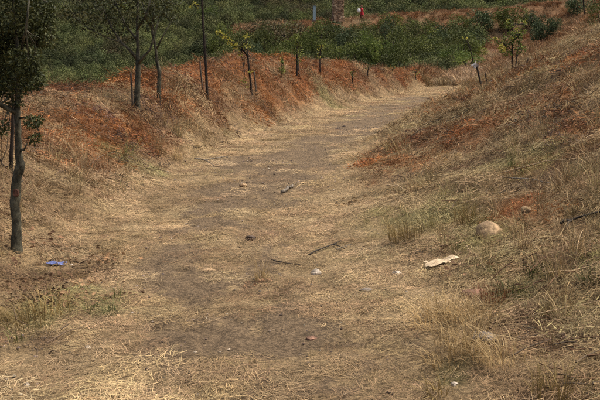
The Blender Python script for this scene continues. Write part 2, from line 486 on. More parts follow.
def straw_patch(n=110, rad=.2, Lm=.095, zmax=.022, w=.0025):
    B = []
    for _ in range(n):
        a = R.uniform(0, 6.283); r = rad * math.sqrt(R.random())
        p = np.array([r * math.cos(a), r * math.sin(a), R.uniform(.002, zmax)])
        th = R.uniform(0, 6.283); L = Lm * R.uniform(.35, 1.5)
        d = np.array([math.cos(th), math.sin(th), R.uniform(-.08, .16)])
        bend = np.array([-math.sin(th), math.cos(th), 0]) * R.uniform(-.25, .25) * L
        s = np.array([-math.sin(th), math.cos(th), R.uniform(-.6, .6)])
        if _ < 12: L *= 1.45; w_ = w * 1.15
        else: w_ = w
        B.append(([p - d * L / 2, p + bend * .5, p + d * L / 2 + np.array([0, 0, R.uniform(0, .01)])], w_ * R.uniform(.6, 1.5), s, R.random() ** .8))
    return tri_blades(B)

def tuft(n=34, h=.3, rad=.06, lean=.55, w=.0042, wind=(0, 0)):
    B = []
    for _ in range(n):
        a = R.uniform(0, 6.283); r = rad * math.sqrt(R.random())
        p = np.array([r * math.cos(a), r * math.sin(a), -.01])
        a2 = a + R.uniform(-.9, .9); L = h * R.uniform(.4, 1.1); le = lean * R.uniform(.15, 1.2)
        o = np.array([math.cos(a2) + wind[0], math.sin(a2) + wind[1], 0])
        P = [p]
        for k in (1, 2, 3, 4):
            q = k / 4
            P.append(p + np.array([0, 0, 1]) * L * q * (1 - le * .45 * q) + o * L * le * q * q * .9)
        s = np.array([-math.sin(a2 + R.uniform(-.7, .7)), math.cos(a2 + R.uniform(-.7, .7)), 0])
        B.append((P, w * R.uniform(.6, 1.3), s, R.random()))
    return tri_blades(B)

def debris_patch(n=120, rad=.2, h=.08):
    """dead bracken and brush clippings: crumpled strips and bits at all angles"""
    B = []
    for _ in range(n):
        a = R.uniform(0, 6.283); r = rad * math.sqrt(R.random())
        p = np.array([r * math.cos(a), r * math.sin(a), R.uniform(0, h) * (1 - .5 * (r / rad) ** 2)])
        d = rv(); d[2] *= .55; d /= np.linalg.norm(d) + 1e-6
        L = R.uniform(.02, .085)
        s = np.cross(d, rv()); s /= np.linalg.norm(s) + 1e-6
        B.append(([p, p + d * L * .5 + rv(.012), p + d * L + rv(.02)], R.uniform(.002, .008), s, R.random()))
    return tri_blades(B)

def twig_patch(n=9, rad=.25):
    mb = MB()
    for _ in range(n):
        a = R.uniform(0, 6.283); r = rad * math.sqrt(R.random())
        p = np.array([r * math.cos(a), r * math.sin(a), R.uniform(.005, .05)])
        th = R.uniform(0, 6.283); L = R.uniform(.05, .19)
        d = np.array([math.cos(th), math.sin(th), R.uniform(-.05, .25)])
        q = p + d * L * .5 + rv(.02)
        mb.tube([p, q, p + d * L + rv(.02)], [R.uniform(.0025, .005), .003, .0015], 4, R.random(), cap=False)
    return mb

def leaf_patch(n=26, rad=.2):
    mb = MB()
    for _ in range(n):
        a = R.uniform(0, 6.283); r = rad * math.sqrt(R.random())
        p = np.array([r * math.cos(a), r * math.sin(a), R.uniform(.004, .035)])
        d = rv(); d[2] *= .4
        mb.leaf(p, d, np.array([0, 0, 1.]) + rv(.8), R.uniform(.03, .06), R.uniform(.015, .035), R.random())
    return mb

def pebble_patch(n=5, rad=.25):
    mb = MB()
    for _ in range(n):
        a = R.uniform(0, 6.283); r = rad * math.sqrt(R.random()); s = R.uniform(.004, .013)
        c = np.array([r * math.cos(a), r * math.sin(a), s * .3])
        V = [c + s * np.array(q) * np.array([R.uniform(.8, 1.3), R.uniform(.7, 1.2), R.uniform(.5, .8)]) for q in
             [(1, 0, 0), (-1, 0, 0), (0, 1, 0), (0, -1, 0), (0, 0, 1), (0, 0, -1)]]
        mb.add(V, [(0, 2, 4), (2, 1, 4), (1, 3, 4), (3, 0, 4), (2, 0, 5), (1, 2, 5), (3, 1, 5), (0, 3, 5)], R.random())
    return mb

def shrub_clump(n=330, rad=.5, h=.75, L=.07):
    mb = MB()
    for _ in range(n):
        a = R.uniform(0, 6.283); u = R.random() ** .6; r = rad * math.sqrt(R.random())
        zz = h * math.sqrt(max(0, 1 - (r / rad) ** 2)) * (1 - .45 * R.random() ** 2) * R.uniform(.75, 1.1)
        p = np.array([r * math.cos(a), r * math.sin(a), zz])
        nrm = np.array([p[0] / rad, p[1] / rad, zz / h * .9 + .1])
        d = np.cross(nrm, rv()) + nrm * .35
        mb.leaf(p, d, nrm + rv(.45), L * R.uniform(.7, 1.5), L * R.uniform(.5, .9), .38 + .24 * R.random())
    return mb

def source(name, makers):
    col = bpy.data.collections.new(name)                    # not linked to the scene: only the shapes to scatter
    for i, mk in enumerate(makers):
        o = mk.build(name + '_shape', M['cover'], link=False)
        o.name = '%s_%02d' % (name, i)
        col.objects.link(o)
    return col

def scatter(name, label, cat, col, pos, rot, scl, idx, colour, squash=None):
    me = bpy.data.meshes.new(name)
    n = len(pos)
    me.vertices.add(n); me.vertices.foreach_set('co', pos.astype(np.float32).ravel())
    def attr(nm, ty, key, data):
        a = me.attributes.new(nm, ty, 'POINT'); a.data.foreach_set(key, data)
    attr('rot', 'FLOAT_VECTOR', 'vector', rot.astype(np.float32).ravel())
    attr('scl', 'FLOAT_VECTOR', 'vector', scl.astype(np.float32).ravel())
    attr('idx', 'INT', 'value', idx.astype(np.int32))
    attr('col', 'FLOAT_COLOR', 'color', np.concatenate([colour, np.ones((n, 1))], 1).astype(np.float32).ravel())
    o = bpy.data.objects.new(name, me); C.objects.link(o)
    g = bpy.data.node_groups.new(name + '_scatter', 'GeometryNodeTree')
    g.interface.new_socket('Geometry', in_out='INPUT', socket_type='NodeSocketGeometry')
    g.interface.new_socket('Geometry', in_out='OUTPUT', socket_type='NodeSocketGeometry')
    N = g.nodes
    gi = N.new('NodeGroupInput'); go = N.new('NodeGroupOutput')
    ip = N.new('GeometryNodeInstanceOnPoints')
    ci = N.new('GeometryNodeCollectionInfo'); ci.inputs['Collection'].default_value = col
    ci.inputs['Separate Children'].default_value = True; ci.inputs['Reset Children'].default_value = True
    def named(nm, ty):
        a = N.new('GeometryNodeInputNamedAttribute'); a.data_type = ty; a.inputs['Name'].default_value = nm
        return a.outputs['Attribute']
    er = N.new('FunctionNodeEulerToRotation')
    L = g.links
    L.new(named('rot', 'FLOAT_VECTOR'), er.inputs[0])
    L.new(gi.outputs[0], ip.inputs['Points']); L.new(ci.outputs[0], ip.inputs['Instance'])
    ip.inputs['Pick Instance'].default_value = True
    L.new(named('idx', 'INT'), ip.inputs['Instance Index'])
    L.new(er.outputs[0], ip.inputs['Rotation'])
    L.new(named('scl', 'FLOAT_VECTOR'), ip.inputs['Scale'])
    L.new(ip.outputs[0], go.inputs[0])
    md = o.modifiers.new('scatter', 'NODES'); md.node_group = g
    me.materials.append(M['cover'])
    tag(o, label, cat, kind='stuff')
    return o

BANDS = [(2.6, 6, 1.0), (6, 9.5, 1.15), (9.5, 15, 1.5), (15, 24, 2.1), (24, 38, 3.0), (38, 58, 4.2)]
def points(density, bands=BANDS, margin=1.2, slope=.44, maxs=9):
    """random ground points; density per square metre at scale 1, thinner and larger with distance"""
    X = []; Y = []; S = []
    for y0, y1, s in bands:
        s = min(s, maxs)
        wm = slope * y1 + margin
        n = int(density / (s * s) * (y1 - y0) * 2 * wm)
        y = rng.uniform(y0, y1, n); x = rng.uniform(-wm, wm, n)
        k = np.abs(x) < slope * y + margin
        X.append(x[k]); Y.append(y[k]); S.append(np.full(k.sum(), s))
    return np.concatenate(X), np.concatenate(Y), np.concatenate(S)

def lie(x, y, tilt=1.0):
    """euler angles that lay a clump on the slope with a random turn about its own axis"""
    nrm = normal(x, y)
    ax = np.arctan2(-nrm[:, 1], nrm[:, 2]) * tilt; ay = np.arcsin(np.clip(nrm[:, 0], -1, 1)) * tilt
    # rotation order XYZ (applied z last): use z turn 0 and let shapes vary, plus a random flip by quarter turns folded into idx
    return np.stack([ax, ay, np.zeros_like(ax)], -1)

def turned(rot, x):
    """compose a random turn about the local axis before the tilt"""
    out = np.empty_like(rot)
    th = rng.uniform(0, 6.283, len(rot))
    for i in range(len(rot)):
        cx, sx = math.cos(rot[i, 0]), math.sin(rot[i, 0]); cy, sy = math.cos(rot[i, 1]), math.sin(rot[i, 1]); ct, st = math.cos(th[i]), math.sin(th[i])
        # R = Ry * Rx * Rz(th)
        r00 = cy * ct + sy * sx * st; r10 = cx * st; r20 = -sy * ct + cy * sx * st
        r21 = sy * st + cy * sx * ct; r22 = cy * cx
        out[i] = (math.atan2(r21, r22), math.asin(max(-1, min(1, -r20))), math.atan2(r10, r00))
    return out

def jitter(c, a=.25, h=.06):
    k = 1 + rng.uniform(-a, a, (len(c), 1))
    return np.clip(c * k * (1 + rng.uniform(-h, h, (len(c), 3))), .003, .9)

def visible_left(x, y):
    """drop what stands well behind the crest of the left bank, which hides it"""
    return x > tab(y, CL) - 1.2

# straw lying on everything
src = source('straw_clump', [straw_patch() for _ in range(8)])
x, y, s = points(64, maxs=2.4)
dirt, rust, green, shrub = zones(x, y)
lf = tab(y, LF); rf = tab(y, RF)
side = np.clip(np.maximum(x - rf, lf - x) / .7, 0, 1)
patch = fbm(x / .5, y / .7, 71, 3)
br = brush(x, y)
keep = (rng.random(len(x)) < (1 - .965 * dirt) * (1 - .8 * rust) * (1 - .55 * br) * np.clip(.45 + patch * 1.1, 0, 1)) & visible_left(x, y) & (shrub < .3)
x, y, s, dirt, rust, green, side, patch, br = [v[keep] for v in (x, y, s, dirt, rust, green, side, patch, br)]
z = H(x, y)
col = mix(STRAW2, STRAW * 1.1, np.clip(fbm(x / .4, y / .6, 73, 3) * 2.6 - .8 + rng.uniform(-.35, .35, len(x)), 0, 1))
col = mix(col, np.array([.13, .078, .042]), (rng.random(len(x)) < .16) * .7)
col = col * (1 + .14 * (1 - side))[:, None]
leftn = np.clip((tab(y, LF) + .5 - x) / .8, 0, 1) * np.clip((9 - y) / 3, 0, 1)
col = mix(col, np.array([.16, .095, .048]), np.clip(side * .15 * rng.random(len(x)) + br * .5 + leftn * .45, 0, 1))
rb_ = np.clip((x - tab(y, RF)) / .8, 0, 1)
col = mix(col, np.array([.30, .245, .115]), rb_ * (1 - br) * .5 * np.clip(fbm(x / .7, y / .9, 141, 3) * 2.4 - .7, 0, 1))
col = mix(col, RUST2 * 1.2, rust * .7)
col = mix(col, GREENC * 1.1, green * .5)
sc = (s * rng.uniform(.75, 1.3, len(x))) * (.7 + .3 * side)
scatter('straw', 'dry yellow straw strewn over the path and banks', 'straw', src, np.stack([x, y, z], -1), turned(lie(x, y), x),
        np.stack([sc, sc, sc * (.8 + .7 * side)], -1), rng.integers(0, 8, len(x)), jitter(col))

# dead rust-brown bracken and clippings
src = source('bracken_clump', [debris_patch() for _ in range(8)])
x, y, s = points(50, maxs=2.3)
dirt, rust, green, shrub = zones(x, y)
lf = tab(y, LF); rf = tab(y, RF)
side = np.clip(np.maximum(x - rf, lf - x) / .9, 0, 1)
keep = (rng.random(len(x)) < np.clip(rust * .95 + side * .07 - green * .2 + brush(x, y) * .6, 0, 1)) & visible_left(x, y) & (shrub < .3) & (dirt < .15)
x, y, s, rust, side = [v[keep] for v in (x, y, s, rust, side)]
z = H(x, y)
n = fbm(x / .5, y / .6, 81, 3)
col = mix(RUST2, RUSTC * 1.15, np.clip(n * 2.4 - .7, 0, 1))
dull = np.clip(1 - rust * 1.3, 0, 1)
col = mix(col, mix(np.array([.10, .062, .034]), np.array([.27, .175, .085]), rng.random(len(x))), dull)
col = mix(col, np.array([.07, .055, .045]), (rng.random(len(x)) < .14) * .8)
sc = s * rng.uniform(.6, 1.3, len(x)) * np.where(y < 8, .62, 1)
scatter('bracken', 'dead rust brown bracken covering the banks', 'bracken', src, np.stack([x, y, z], -1), turned(lie(x, y), x),
        np.stack([sc, sc, sc * rng.uniform(.6, 1.2, len(x))], -1), rng.integers(0, 8, len(x)), jitter(col, .3, .1))

# standing dry grass
src = source('dry_tuft', [tuft(26, .16, .05, .8, .0032) for _ in range(5)] + [tuft(30, .30, .06, .6, .0036) for _ in range(5)])
x, y, s = points(46, maxs=3.2)
dirt, rust, green, shrub = zones(x, y)
lf = tab(y, LF); rf = tab(y, RF)
side = np.clip((np.maximum(x - rf, lf - x) + .1) / .8, 0, 1)
tall = np.clip((fbm(x / .8, y / 1.1, 91, 3) - .42) * 5, 0, 1)
keep = (rng.random(len(x)) < np.clip((.12 + .9 * side * (.35 + tall)) * (1 - .8 * rust), 0, 1) * (1 - np.clip(dirt * 1.5, 0, 1))) & visible_left(x, y) & (shrub < .3)
x, y, s, rust, green, side, tall = [v[keep] for v in (x, y, s, rust, green, side, tall)]
z = H(x, y)
col = mix(STRAW2 * 1.0, STRAW * 1.1, rng.random(len(x)))
col = mix(col, np.array([.33, .275, .12]), .4 * rng.random(len(x)))
col = mix(col, RUST2 * 1.5, rust * .45 * rng.random(len(x)))
col = mix(col, np.array([.25, .23, .085]), np.clip(green * .8, 0, 1))
bigger = (rng.random(len(x)) < tall * side * .8)
sc = np.minimum(s, 3.0) ** .75 * rng.uniform(.5, 1.1, len(x)) * (.45 + .55 * side)
rot = turned(lie(x, y, .5) + rng.uniform(-.25, .25, (len(x), 3)) * np.array([1, 1, 0]), x)
scatter('dry_grass', 'dry blond grass tufts standing along the banks', 'grass', src, np.stack([x, y, z], -1), rot,
        np.stack([sc] * 3, -1), rng.integers(0, 5, len(x)) + 5 * bigger, jitter(col))

# green grass among the dry
src = source('green_tuft', [tuft(24, .13, .05, .7, .004) for _ in range(6)])
x, y, s = points(40, maxs=2.2)
dirt, rust, green, shrub = zones(x, y)
keep = (rng.random(len(x)) < green * .3) & visible_left(x, y) & (dirt < .3)
x, y, s = x[keep], y[keep], s[keep]
z = H(x, y)
col = mix(np.array([.06, .075, .022]), np.array([.18, .18, .06]), rng.random(len(x)))
sc = s ** .7 * rng.uniform(.5, 1.15, len(x))
scatter('green_grass', 'sparse green grass growing among the dry straw', 'grass', src, np.stack([x, y, z], -1), turned(lie(x, y, .5), x),
        np.stack([sc] * 3, -1), rng.integers(0, 6, len(x)), jitter(col))

# twigs
src = source('twig_clump', [twig_patch() for _ in range(6)])
x, y, s = points(9, maxs=2.4)
dirt, rust, green, shrub = zones(x, y)
lf = tab(y, LF); rf = tab(y, RF)
side = np.clip((np.maximum(x - rf, lf - x) + .1) / .8, 0, 1)
keep = (rng.random(len(x)) < (.5 * np.clip(side * 1.3 - .3, 0, 1) + .6 * brush(x, y)) * (1 - dirt)) & visible_left(x, y) & (shrub < .3)
x, y, s = x[keep], y[keep], s[keep]
z = H(x, y)
q = rng.random(len(x))
col = np.where((q < .35)[:, None], np.array([.095, .068, .045]), np.where((q < .7)[:, None], np.array([.30, .21, .115]), np.array([.15, .085, .045])))
sc = s ** .8 * rng.uniform(.6, 1.3, len(x))
scatter('fallen_twigs', 'loose thin twigs littering the banks', 'twigs', src, np.stack([x, y, z], -1), turned(lie(x, y), x),
        np.stack([sc] * 3, -1), rng.integers(0, 6, len(x)), jitter(col))

# dead leaves under the oak and here and there
src = source('leaf_heap', [leaf_patch() for _ in range(5)])
x, y, s = points(26, bands=BANDS[:3])
lp = [ell(*e) for e in [(70, 285, 46, 22), (30, 255, 40, 14), (90, 265, 30, 12), (120, 290, 20, 10)]]
lm = blobs(x, y, lp, 1.0)
rf = tab(y, RF)
keep = rng.random(len(x)) < np.clip(lm * np.clip(fbm(x / .2, y / .25, 95, 2) * 3 - .8, 0, 1) + .006 + .10 * (x > rf + .4), 0, 1)
x, y, s = x[keep], y[keep], s[keep]
z = H(x, y)
col = mix(np.array([.10, .06, .032]), np.array([.25, .15, .08]), rng.random(len(x)))
sc = s * rng.uniform(.5, 1.1, len(x))
scatter('dead_leaves', 'curled brown dead leaves on the ground under the oak', 'leaves', src, np.stack([x, y, z], -1), turned(lie(x, y), x),
        np.stack([sc] * 3, -1), rng.integers(0, 5, len(x)), jitter(col))

# pebbles on the path
src = source('pebble_clump', [pebble_patch() for _ in range(5)])
x, y, s = points(16, bands=BANDS[:5], maxs=1.6)
lf = tab(y, LF); rf = tab(y, RF)
keep = (rng.random(len(x)) < np.where((x > lf) & (x < rf), .8, .25)) & visible_left(x, y)
x, y, s = x[keep], y[keep], s[keep]
z = H(x, y)
col = mix(np.array([.10, .07, .05]), np.array([.36, .30, .24]), rng.random(len(x)) ** 2)
sc = s * rng.uniform(.5, 1.2, len(x))
scatter('pebbles', 'small pebbles scattered over the dirt path', 'pebbles', src, np.stack([x, y, z], -1), turned(lie(x, y), x),
        np.stack([sc] * 3, -1), rng.integers(0, 5, len(x)), jitter(col))

# far dry slopes: grass and bracken clumps on the ridge and the slope beyond the bend
src = source('far_tuft', [debris_patch(90, .22, .13) for _ in range(4)] + [tuft(50, .3, .16, .8, .012) for _ in range(4)])
n = 30000
y = rng.uniform(48, 118, n); x = rng.uniform(-14, .5 * y + 4, n)
dirt, rust, green, shrub = zones(x, y)
keep = (shrub < .35) & (x > tab(y, CL) - 2) | ((np.abs(y - 108) < 7) & (shrub < .35))
keep &= rng.random(n) < .9
x, y, rust = x[keep], y[keep], rust[keep]
z = H(x, y)
col = mix(mix(STRAW2 * .85, STRAW * .85, rng.random(len(x))), mix(RUST2, RUSTC, rng.random(len(x))) * .9, np.clip(rust * .7 + .1, 0, 1))
rf = tab(y, RF); track = np.clip(1 - np.abs(x - rf + 1.2) / 1.6, 0, 1) * (y < 95)
col = mix(col, np.array([.36, .25, .15]), track * .9)
sc = rng.uniform(1.6, 3.4, len(x))
scatter('far_dry_grass', 'dry grass and bracken on the far ridge and slope', 'grass', src, np.stack([x, y, z], -1), turned(lie(x, y), x),
        np.stack([sc, sc, sc * .7], -1), rng.integers(0, 8, len(x)), jitter(col))

# low shrubs that cover the far hillside as one mass
src = source('heath_clump', [shrub_clump() for _ in range(7)])
n = 36000
y = 62 + 190 * rng.random(n) ** 1.25; x = rng.uniform(-1, 1, n) * (.46 * y + 8)
dirt, rust, green, shrub = zones(x, y)
keep = (shrub > .5)
x, y = x[keep], y[keep]
z = H(x, y)
big = fbm(x / 9, y / 14, 99, 3)
col = mix(np.array([.040, .050, .018]), np.array([.118, .130, .045]), np.clip(fbm(x / 2.2, y / 5, 97, 3) * 3.2 - 1.1 + rng.uniform(-.25, .25, len(x)), 0, 1))
col = mix(col, np.array([.075, .05, .026]), np.clip((fbm(x / 5, y / 7, 101, 3) - .6) * 6, 0, .6))
col = mix(col, np.array([.13, .15, .05]), (rng.random(len(x)) < .02) * .5)
sc = (.55 + 1.3 * rng.random(len(x)) ** 2.2) * (1 + .5 * np.clip((big - .5) * 4, 0, 1)) * (1 + (y - 62) / 260)
scatter('hillside_shrubs', 'dense low dark green shrubs covering the far hillside', 'shrubs', src, np.stack([x, y, z - .1], -1),
        np.stack([np.zeros(len(x)), np.zeros(len(x)), rng.uniform(0, 6.28, len(x))], -1),
        np.stack([sc, sc, sc * rng.uniform(.6, 1.3, len(x))], -1), rng.integers(0, 7, len(x)), jitter(col, .45, .08))

# ------------------------------------------------------------------ stones and clods
import bmesh
def rock(px, py, wpx, mat, label, cat='stone', hr=.55, dr=.8, name='stone', sink=.3, rz=None, group=None, lump=.28, seed=0):
    b = at(px, py)
    r = wpx * mpp(b[1]) / 2
    bm = bmesh.new()
    bmesh.ops.create_icosphere(bm, subdivisions=4, radius=1)
    sx = seed * 7.7 + px * .13
    for v in bm.verts:
        c = v.co
        k = 1 + lump * (float(fbm(np.array(c.x * 1.3 + sx), np.array(c.y * 1.3 + c.z * 1.7 + sx), 5, 3)) - .5) * 2
        k *= 1 + .5 * lump * (float(vnoise(np.array(c.x * 4 + sx), np.array(c.y * 4 - c.z * 3), 8)) - .5)
        pl = Vector((math.sin(sx * 3), math.cos(sx * 5), .6)).normalized(); dp = c.normalized().dot(pl)
        k *= 1 - max(0, dp - .62) * .5
        pl2 = Vector((math.cos(sx * 2), math.sin(sx * 4), .2)).normalized(); k *= 1 - max(0, c.normalized().dot(pl2) - .55) * .6
        v.co = Vector((c.x * r * k, c.y * r * dr * k, c.z * r * hr * k))
    me = bpy.data.meshes.new(name); bm.to_mesh(me); bm.free()
    me.polygons.foreach_set('use_smooth', [True] * len(me.polygons))
    me.materials.append(M[mat])
    o = bpy.data.objects.new(name, me); C.objects.link(o)
    z = float(H(b[0], b[1] + r * .4))
    o.location = (b[0], b[1] + r * .4, z + r * hr * (1 - 2 * sink) - .004)
    o.rotation_euler = (0, 0, random.uniform(0, 3) if rz is None else rz)
    return tag(o, label, cat, group)

rock(490, 238, 27, 'rock_tan', 'rounded tan boulder half sunk in the right bank', 'boulder', .8, .9, 'boulder', .2, 0, lump=.16)
rock(527, 213, 11, 'rock_tan', 'small grey tan stone up the bank behind the round boulder', hr=.7)
rock(316, 275, 12, 'rock_white', 'pointed white stone on the straw right of the path', hr=.75, dr=.6, rz=0)
rock(397, 275, 11, 'rock_white', 'small white stone left of the pale torn scrap', hr=.5, rz=0)
rock(243, 187, 8, 'rock_tan', 'pale stone lying in the dark dirt of the path', hr=.6, rz=0, sink=.1)
rock(263, 191, 3, 'clod', 'tiny dark stone in the path beside the short log', hr=.8)
rock(312, 340, 13, 'rock_brown', 'reddish brown flat stone at the right edge of the dirt', hr=.42, rz=0)
rock(207, 271, 18, 'rock_tan', 'flat pale stone flush with the path at the bend of the rut', hr=.2, dr=.5, rz=0, sink=.35)
rock(250, 242, 11, 'clod', 'dark earth clod at the head of the narrow rut', 'clod', .5, .7, 'earth_clod', .25, 0)
rock(366, 292, 15, 'rock_grey', 'grey flat stone under straw near the right bank foot', hr=.35, dr=.5, rz=0)
rock(485, 345, 30, 'rock_grey', 'half hidden grey rock behind the tall blond grass', 'rock', .5, .6, 'rock', .25, 0)
rock(455, 386, 9, 'rock_white', 'little white stone at the bottom right by the grass', hr=.6)
rock(87, 348, 7, 'rock_white', 'white pebble in the straw below the leaf litter', hr=.6)
rock(26, 388, 8, 'rock_white', 'whitish stone in the bottom left corner straw', hr=.6)
rock(197, 397, 8, 'rock_grey', 'grey stone at the bottom edge left of centre', hr=.6)
rock(390, 396, 10, 'clod', 'dark stone at the bottom edge right of centre', hr=.6)
rock(147, 372, 5, 'clod', 'small dark stone at the left rim of the path', hr=.7)
rock(171, 239, 3, 'rock_white', 'tiny white pebble on the path left of the clod', hr=.7)
rock(346, 274, 6, 'rock_tan', 'small pale stone between the two white stones', hr=.5)
rock(415, 185, 8, 'rock_tan', 'flat tan stone below the rust patch on the right bank', hr=.4)
rock(550, 115, 9, 'rock_tan', 'pale stone high on the right bank', hr=.6)
rock(338, 130, 8, 'clod', 'dark stone at the far left edge of the path', hr=.5)
rock(344, 127, 4, 'clod', 'black pebble just beyond the dark stone on the far path', hr=.7)
rock(474, 83, 10, 'rock_grey', 'grey stone heap behind the leaning stake', hr=.6)
rock(493, 84, 8, 'rock_white', 'white stone right of the leaning stake', hr=.7)
rock(497, 86, 5, 'rock_white', 'smaller white stone touching the white stone by the stake', hr=.7)
rock(462, 81, 6, 'rock_white', 'small white stone where the path bends away', hr=.6)
rock(285, 80, 5, 'rock_tan', 'pale stone on the left bank beside the tied sapling', hr=.6)
rock(475, 297, 26, 'rock_brown', 'brown weathered rock under red grass below the boulder', 'rock', .4, .7, 'rock', .3, 0)

# ------------------------------------------------------------------ sticks and branches on the ground
def stick(pts, r, mat, label, name='stick', cat='stick', lift=.012, fork=None, arch=0.0, sides=6):
    P = [at(*p) for p in pts]
    Q = []
    n = 9
    t = np.linspace(0, 1, n); tt = np.linspace(0, 1, len(P))
    A = np.array(P)
    X = np.interp(t, tt, A[:, 0]); Y = np.interp(t, tt, A[:, 1]); Z = H(X, Y)
    Z = np.maximum(Z, np.linspace(Z[0], Z[-1], n)) + lift + r + arch * np.sin(t * math.pi)
    J = rng.normal(0, r * .5, (n, 3)); J[:, 2] *= .5
    Q = np.stack([X, Y, Z], -1) + J
    mb = MB()
    mb.tube(Q, [r * (1 - .45 * i / (n - 1)) for i in range(n)], sides, rough=.25)
    for f in (fork or []):
        p = Q[f[0]]; e = at(f[1], f[2]); e = np.array([e[0], e[1], float(H(e[0], e[1])) + lift + r])
        mb.tube([p, (p + e) / 2 + rng.normal(0, r, 3), e], [r * .7, r * .55, r * .3], sides, rough=.25)
    o = mb.build(name, M[mat], smooth=True, loc=Q[0])
    o.location = Q[0]
    return tag(o, label, cat)

stick([(560, 231), (580, 226), (606, 219)], .011, 'char_wood', 'charred black branch lying on the right bank by the frame edge', 'fallen_branch', 'branch', lift=.04, fork=[(2, 566, 236)])
stick([(308, 258), (330, 248), (341, 243)], .007, 'char_wood', 'dark forked twig lying right of the path centre', fork=[(5, 346, 252)])
stick([(336, 252), (352, 246)], .005, 'grey_wood', 'grey thin twig beside the dark forked twig')
stick([(386, 189), (398, 193), (410, 197)], .008, 'dry_wood', 'pale straight stick on the right bank below the rust patch', lift=.03)
stick([(97, 177), (104, 181), (110, 184)], .012, 'dry_wood', 'short pale broken stick on the left straw slope')
stick([(283, 194), (287, 191), (293, 187)], .020, 'grey_wood', 'short dark log lying in the dirt of the path', 'log', 'log', lift=0, sides=8)
stick([(272, 262), (290, 266), (300, 267)], .005, 'char_wood', 'thin blackened twig on straw right of the clod')
stick([(545, 282), (565, 279), (587, 275)], .007, 'dry_wood', 'long bleached stick across the right bank below the boulder', lift=.04)
stick([(466, 253), (477, 266), (487, 279)], 0.0030, 'dry_wood', 'slender pale stalk leaning left of the green grass clump', lift=.05)
stick([(508, 252), (520, 247), (528, 244)], .007, 'dry_wood', 'short bleached stick just right of the boulder')
stick([(575, 268), (580, 254), (585, 245)], 0.0030, 'dry_wood', 'thin pale stalk standing up near the charred branch', lift=.05, arch=.08)
stick([(62, 175), (110, 155), (150, 163)], .006, 'grey_wood', 'grey thin branch trailing across the left slope', lift=.02)
stick([(195, 160), (205, 163), (225, 158)], .012, 'grey_wood', 'grey branch at the foot of the left bank', 'fallen_branch', 'branch', fork=[(4, 215, 168)])
stick([(20, 205), (60, 235), (80, 248)], 0.0030, 'dry_wood', 'long pale stalk on the straw right of the oak trunk', lift=.03)
stick([(22, 232), (40, 250), (58, 268)], 0.0036, 'dry_wood', 'pale stalk running from the oak foot to the blue wrapper', lift=.03)
stick([(390, 330), (402, 341), (418, 339)], 0.0021, 'dry_wood', 'bent pale straw stalk beside the dark hollow', lift=.02, arch=.02)
stick([(395, 365), (425, 358), (455, 356)], 0.0024, 'dry_wood', 'pale stalk on straw at the foot of the tall grass', lift=.02)
stick([(470, 365), (520, 350), (560, 345)], 0.0024, 'dry_wood', 'long pale stalk across the lower right brush', lift=.06)
stick([(530, 330), (565, 320), (600, 314)], 0.0030, 'dry_wood', 'pale stick at the right frame edge in brush', lift=.06)
stick([(150, 330), (185, 318), (215, 308)], 0.0018, 'dry_wood', 'thin pale stalk across the left of the dirt patch', lift=.006)
stick([(180, 330), (215, 322), (240, 312)], 0.0018, 'dry_wood', 'thin stalk crossing the middle of the dirt patch', lift=.006)
stick([(500, 180), (545, 170), (600, 165)], .006, 'dry_wood', 'long bleached stem curving over the upper right bank', lift=.06)
stick([(500, 182), (530, 186), (555, 190)], .006, 'grey_wood', 'greyish stem below the rust earth on the right bank', lift=.04)

# ------------------------------------------------------------------ litter
def scrap(px, py, wpx, hpx, mat, name, label, cat, crump=.35, seed=1, lift=.02):
    b = at(px, py); w = wpx * mpp(b[1]); d = hpx * mpp(b[1]) * 2.2
    n = 9; r = random.Random(seed)
    V = []; Fc = []
    for j in range(n):
        for i in range(n):
            u, v = i / (n - 1) - .5, j / (n - 1) - .5
            k = 1 + .5 * (float(vnoise(np.array(u * 4 + seed), np.array(v * 4), 3)) - .5)
            xx, yy = b[0] + u * w * k, b[1] + v * d * k
            z = float(H(xx, yy)) + lift + w * crump * (float(fbm(np.array(u * 4.5 + seed * 3), np.array(v * 4.5), 7, 3)) - .25) * .8
            V.append((xx, yy, z))
    for j in range(n - 1):
        for i in range(n - 1):
            if (i in (0, n - 2) or j in (0, n - 2)) and r.random() < .3: continue
            a = j * n + i; Fc.append((a, a + 1, a + n + 1, a + n))
    mb = MB(); mb.add(V, Fc)
    o = mb.build(name, mat, loc=b); o.location = b
    sl = o.modifiers.new('thickness', 'SOLIDIFY'); sl.thickness = .002
    return tag(o, label, cat)
scrap(438, 266, 26, 8, plain('pale_card', (.50, .39, .25)), 'paper_scrap', 'pale torn crumpled scrap on the right bank', 'scrap', .4, 3)
scrap(453, 262, 10, 6, plain('pale_card_light', (.70, .58, .40)), 'paper_scrap', 'small pale curled flake behind the large torn scrap', 'scrap', .5, 6)
scrap(57, 266, 18, 4, plain('blue_plastic', (.11, .14, .32), .5), 'plastic_wrapper', 'crumpled blue plastic wrapper in dead leaves near the oak', 'wrapper', .3, 4)

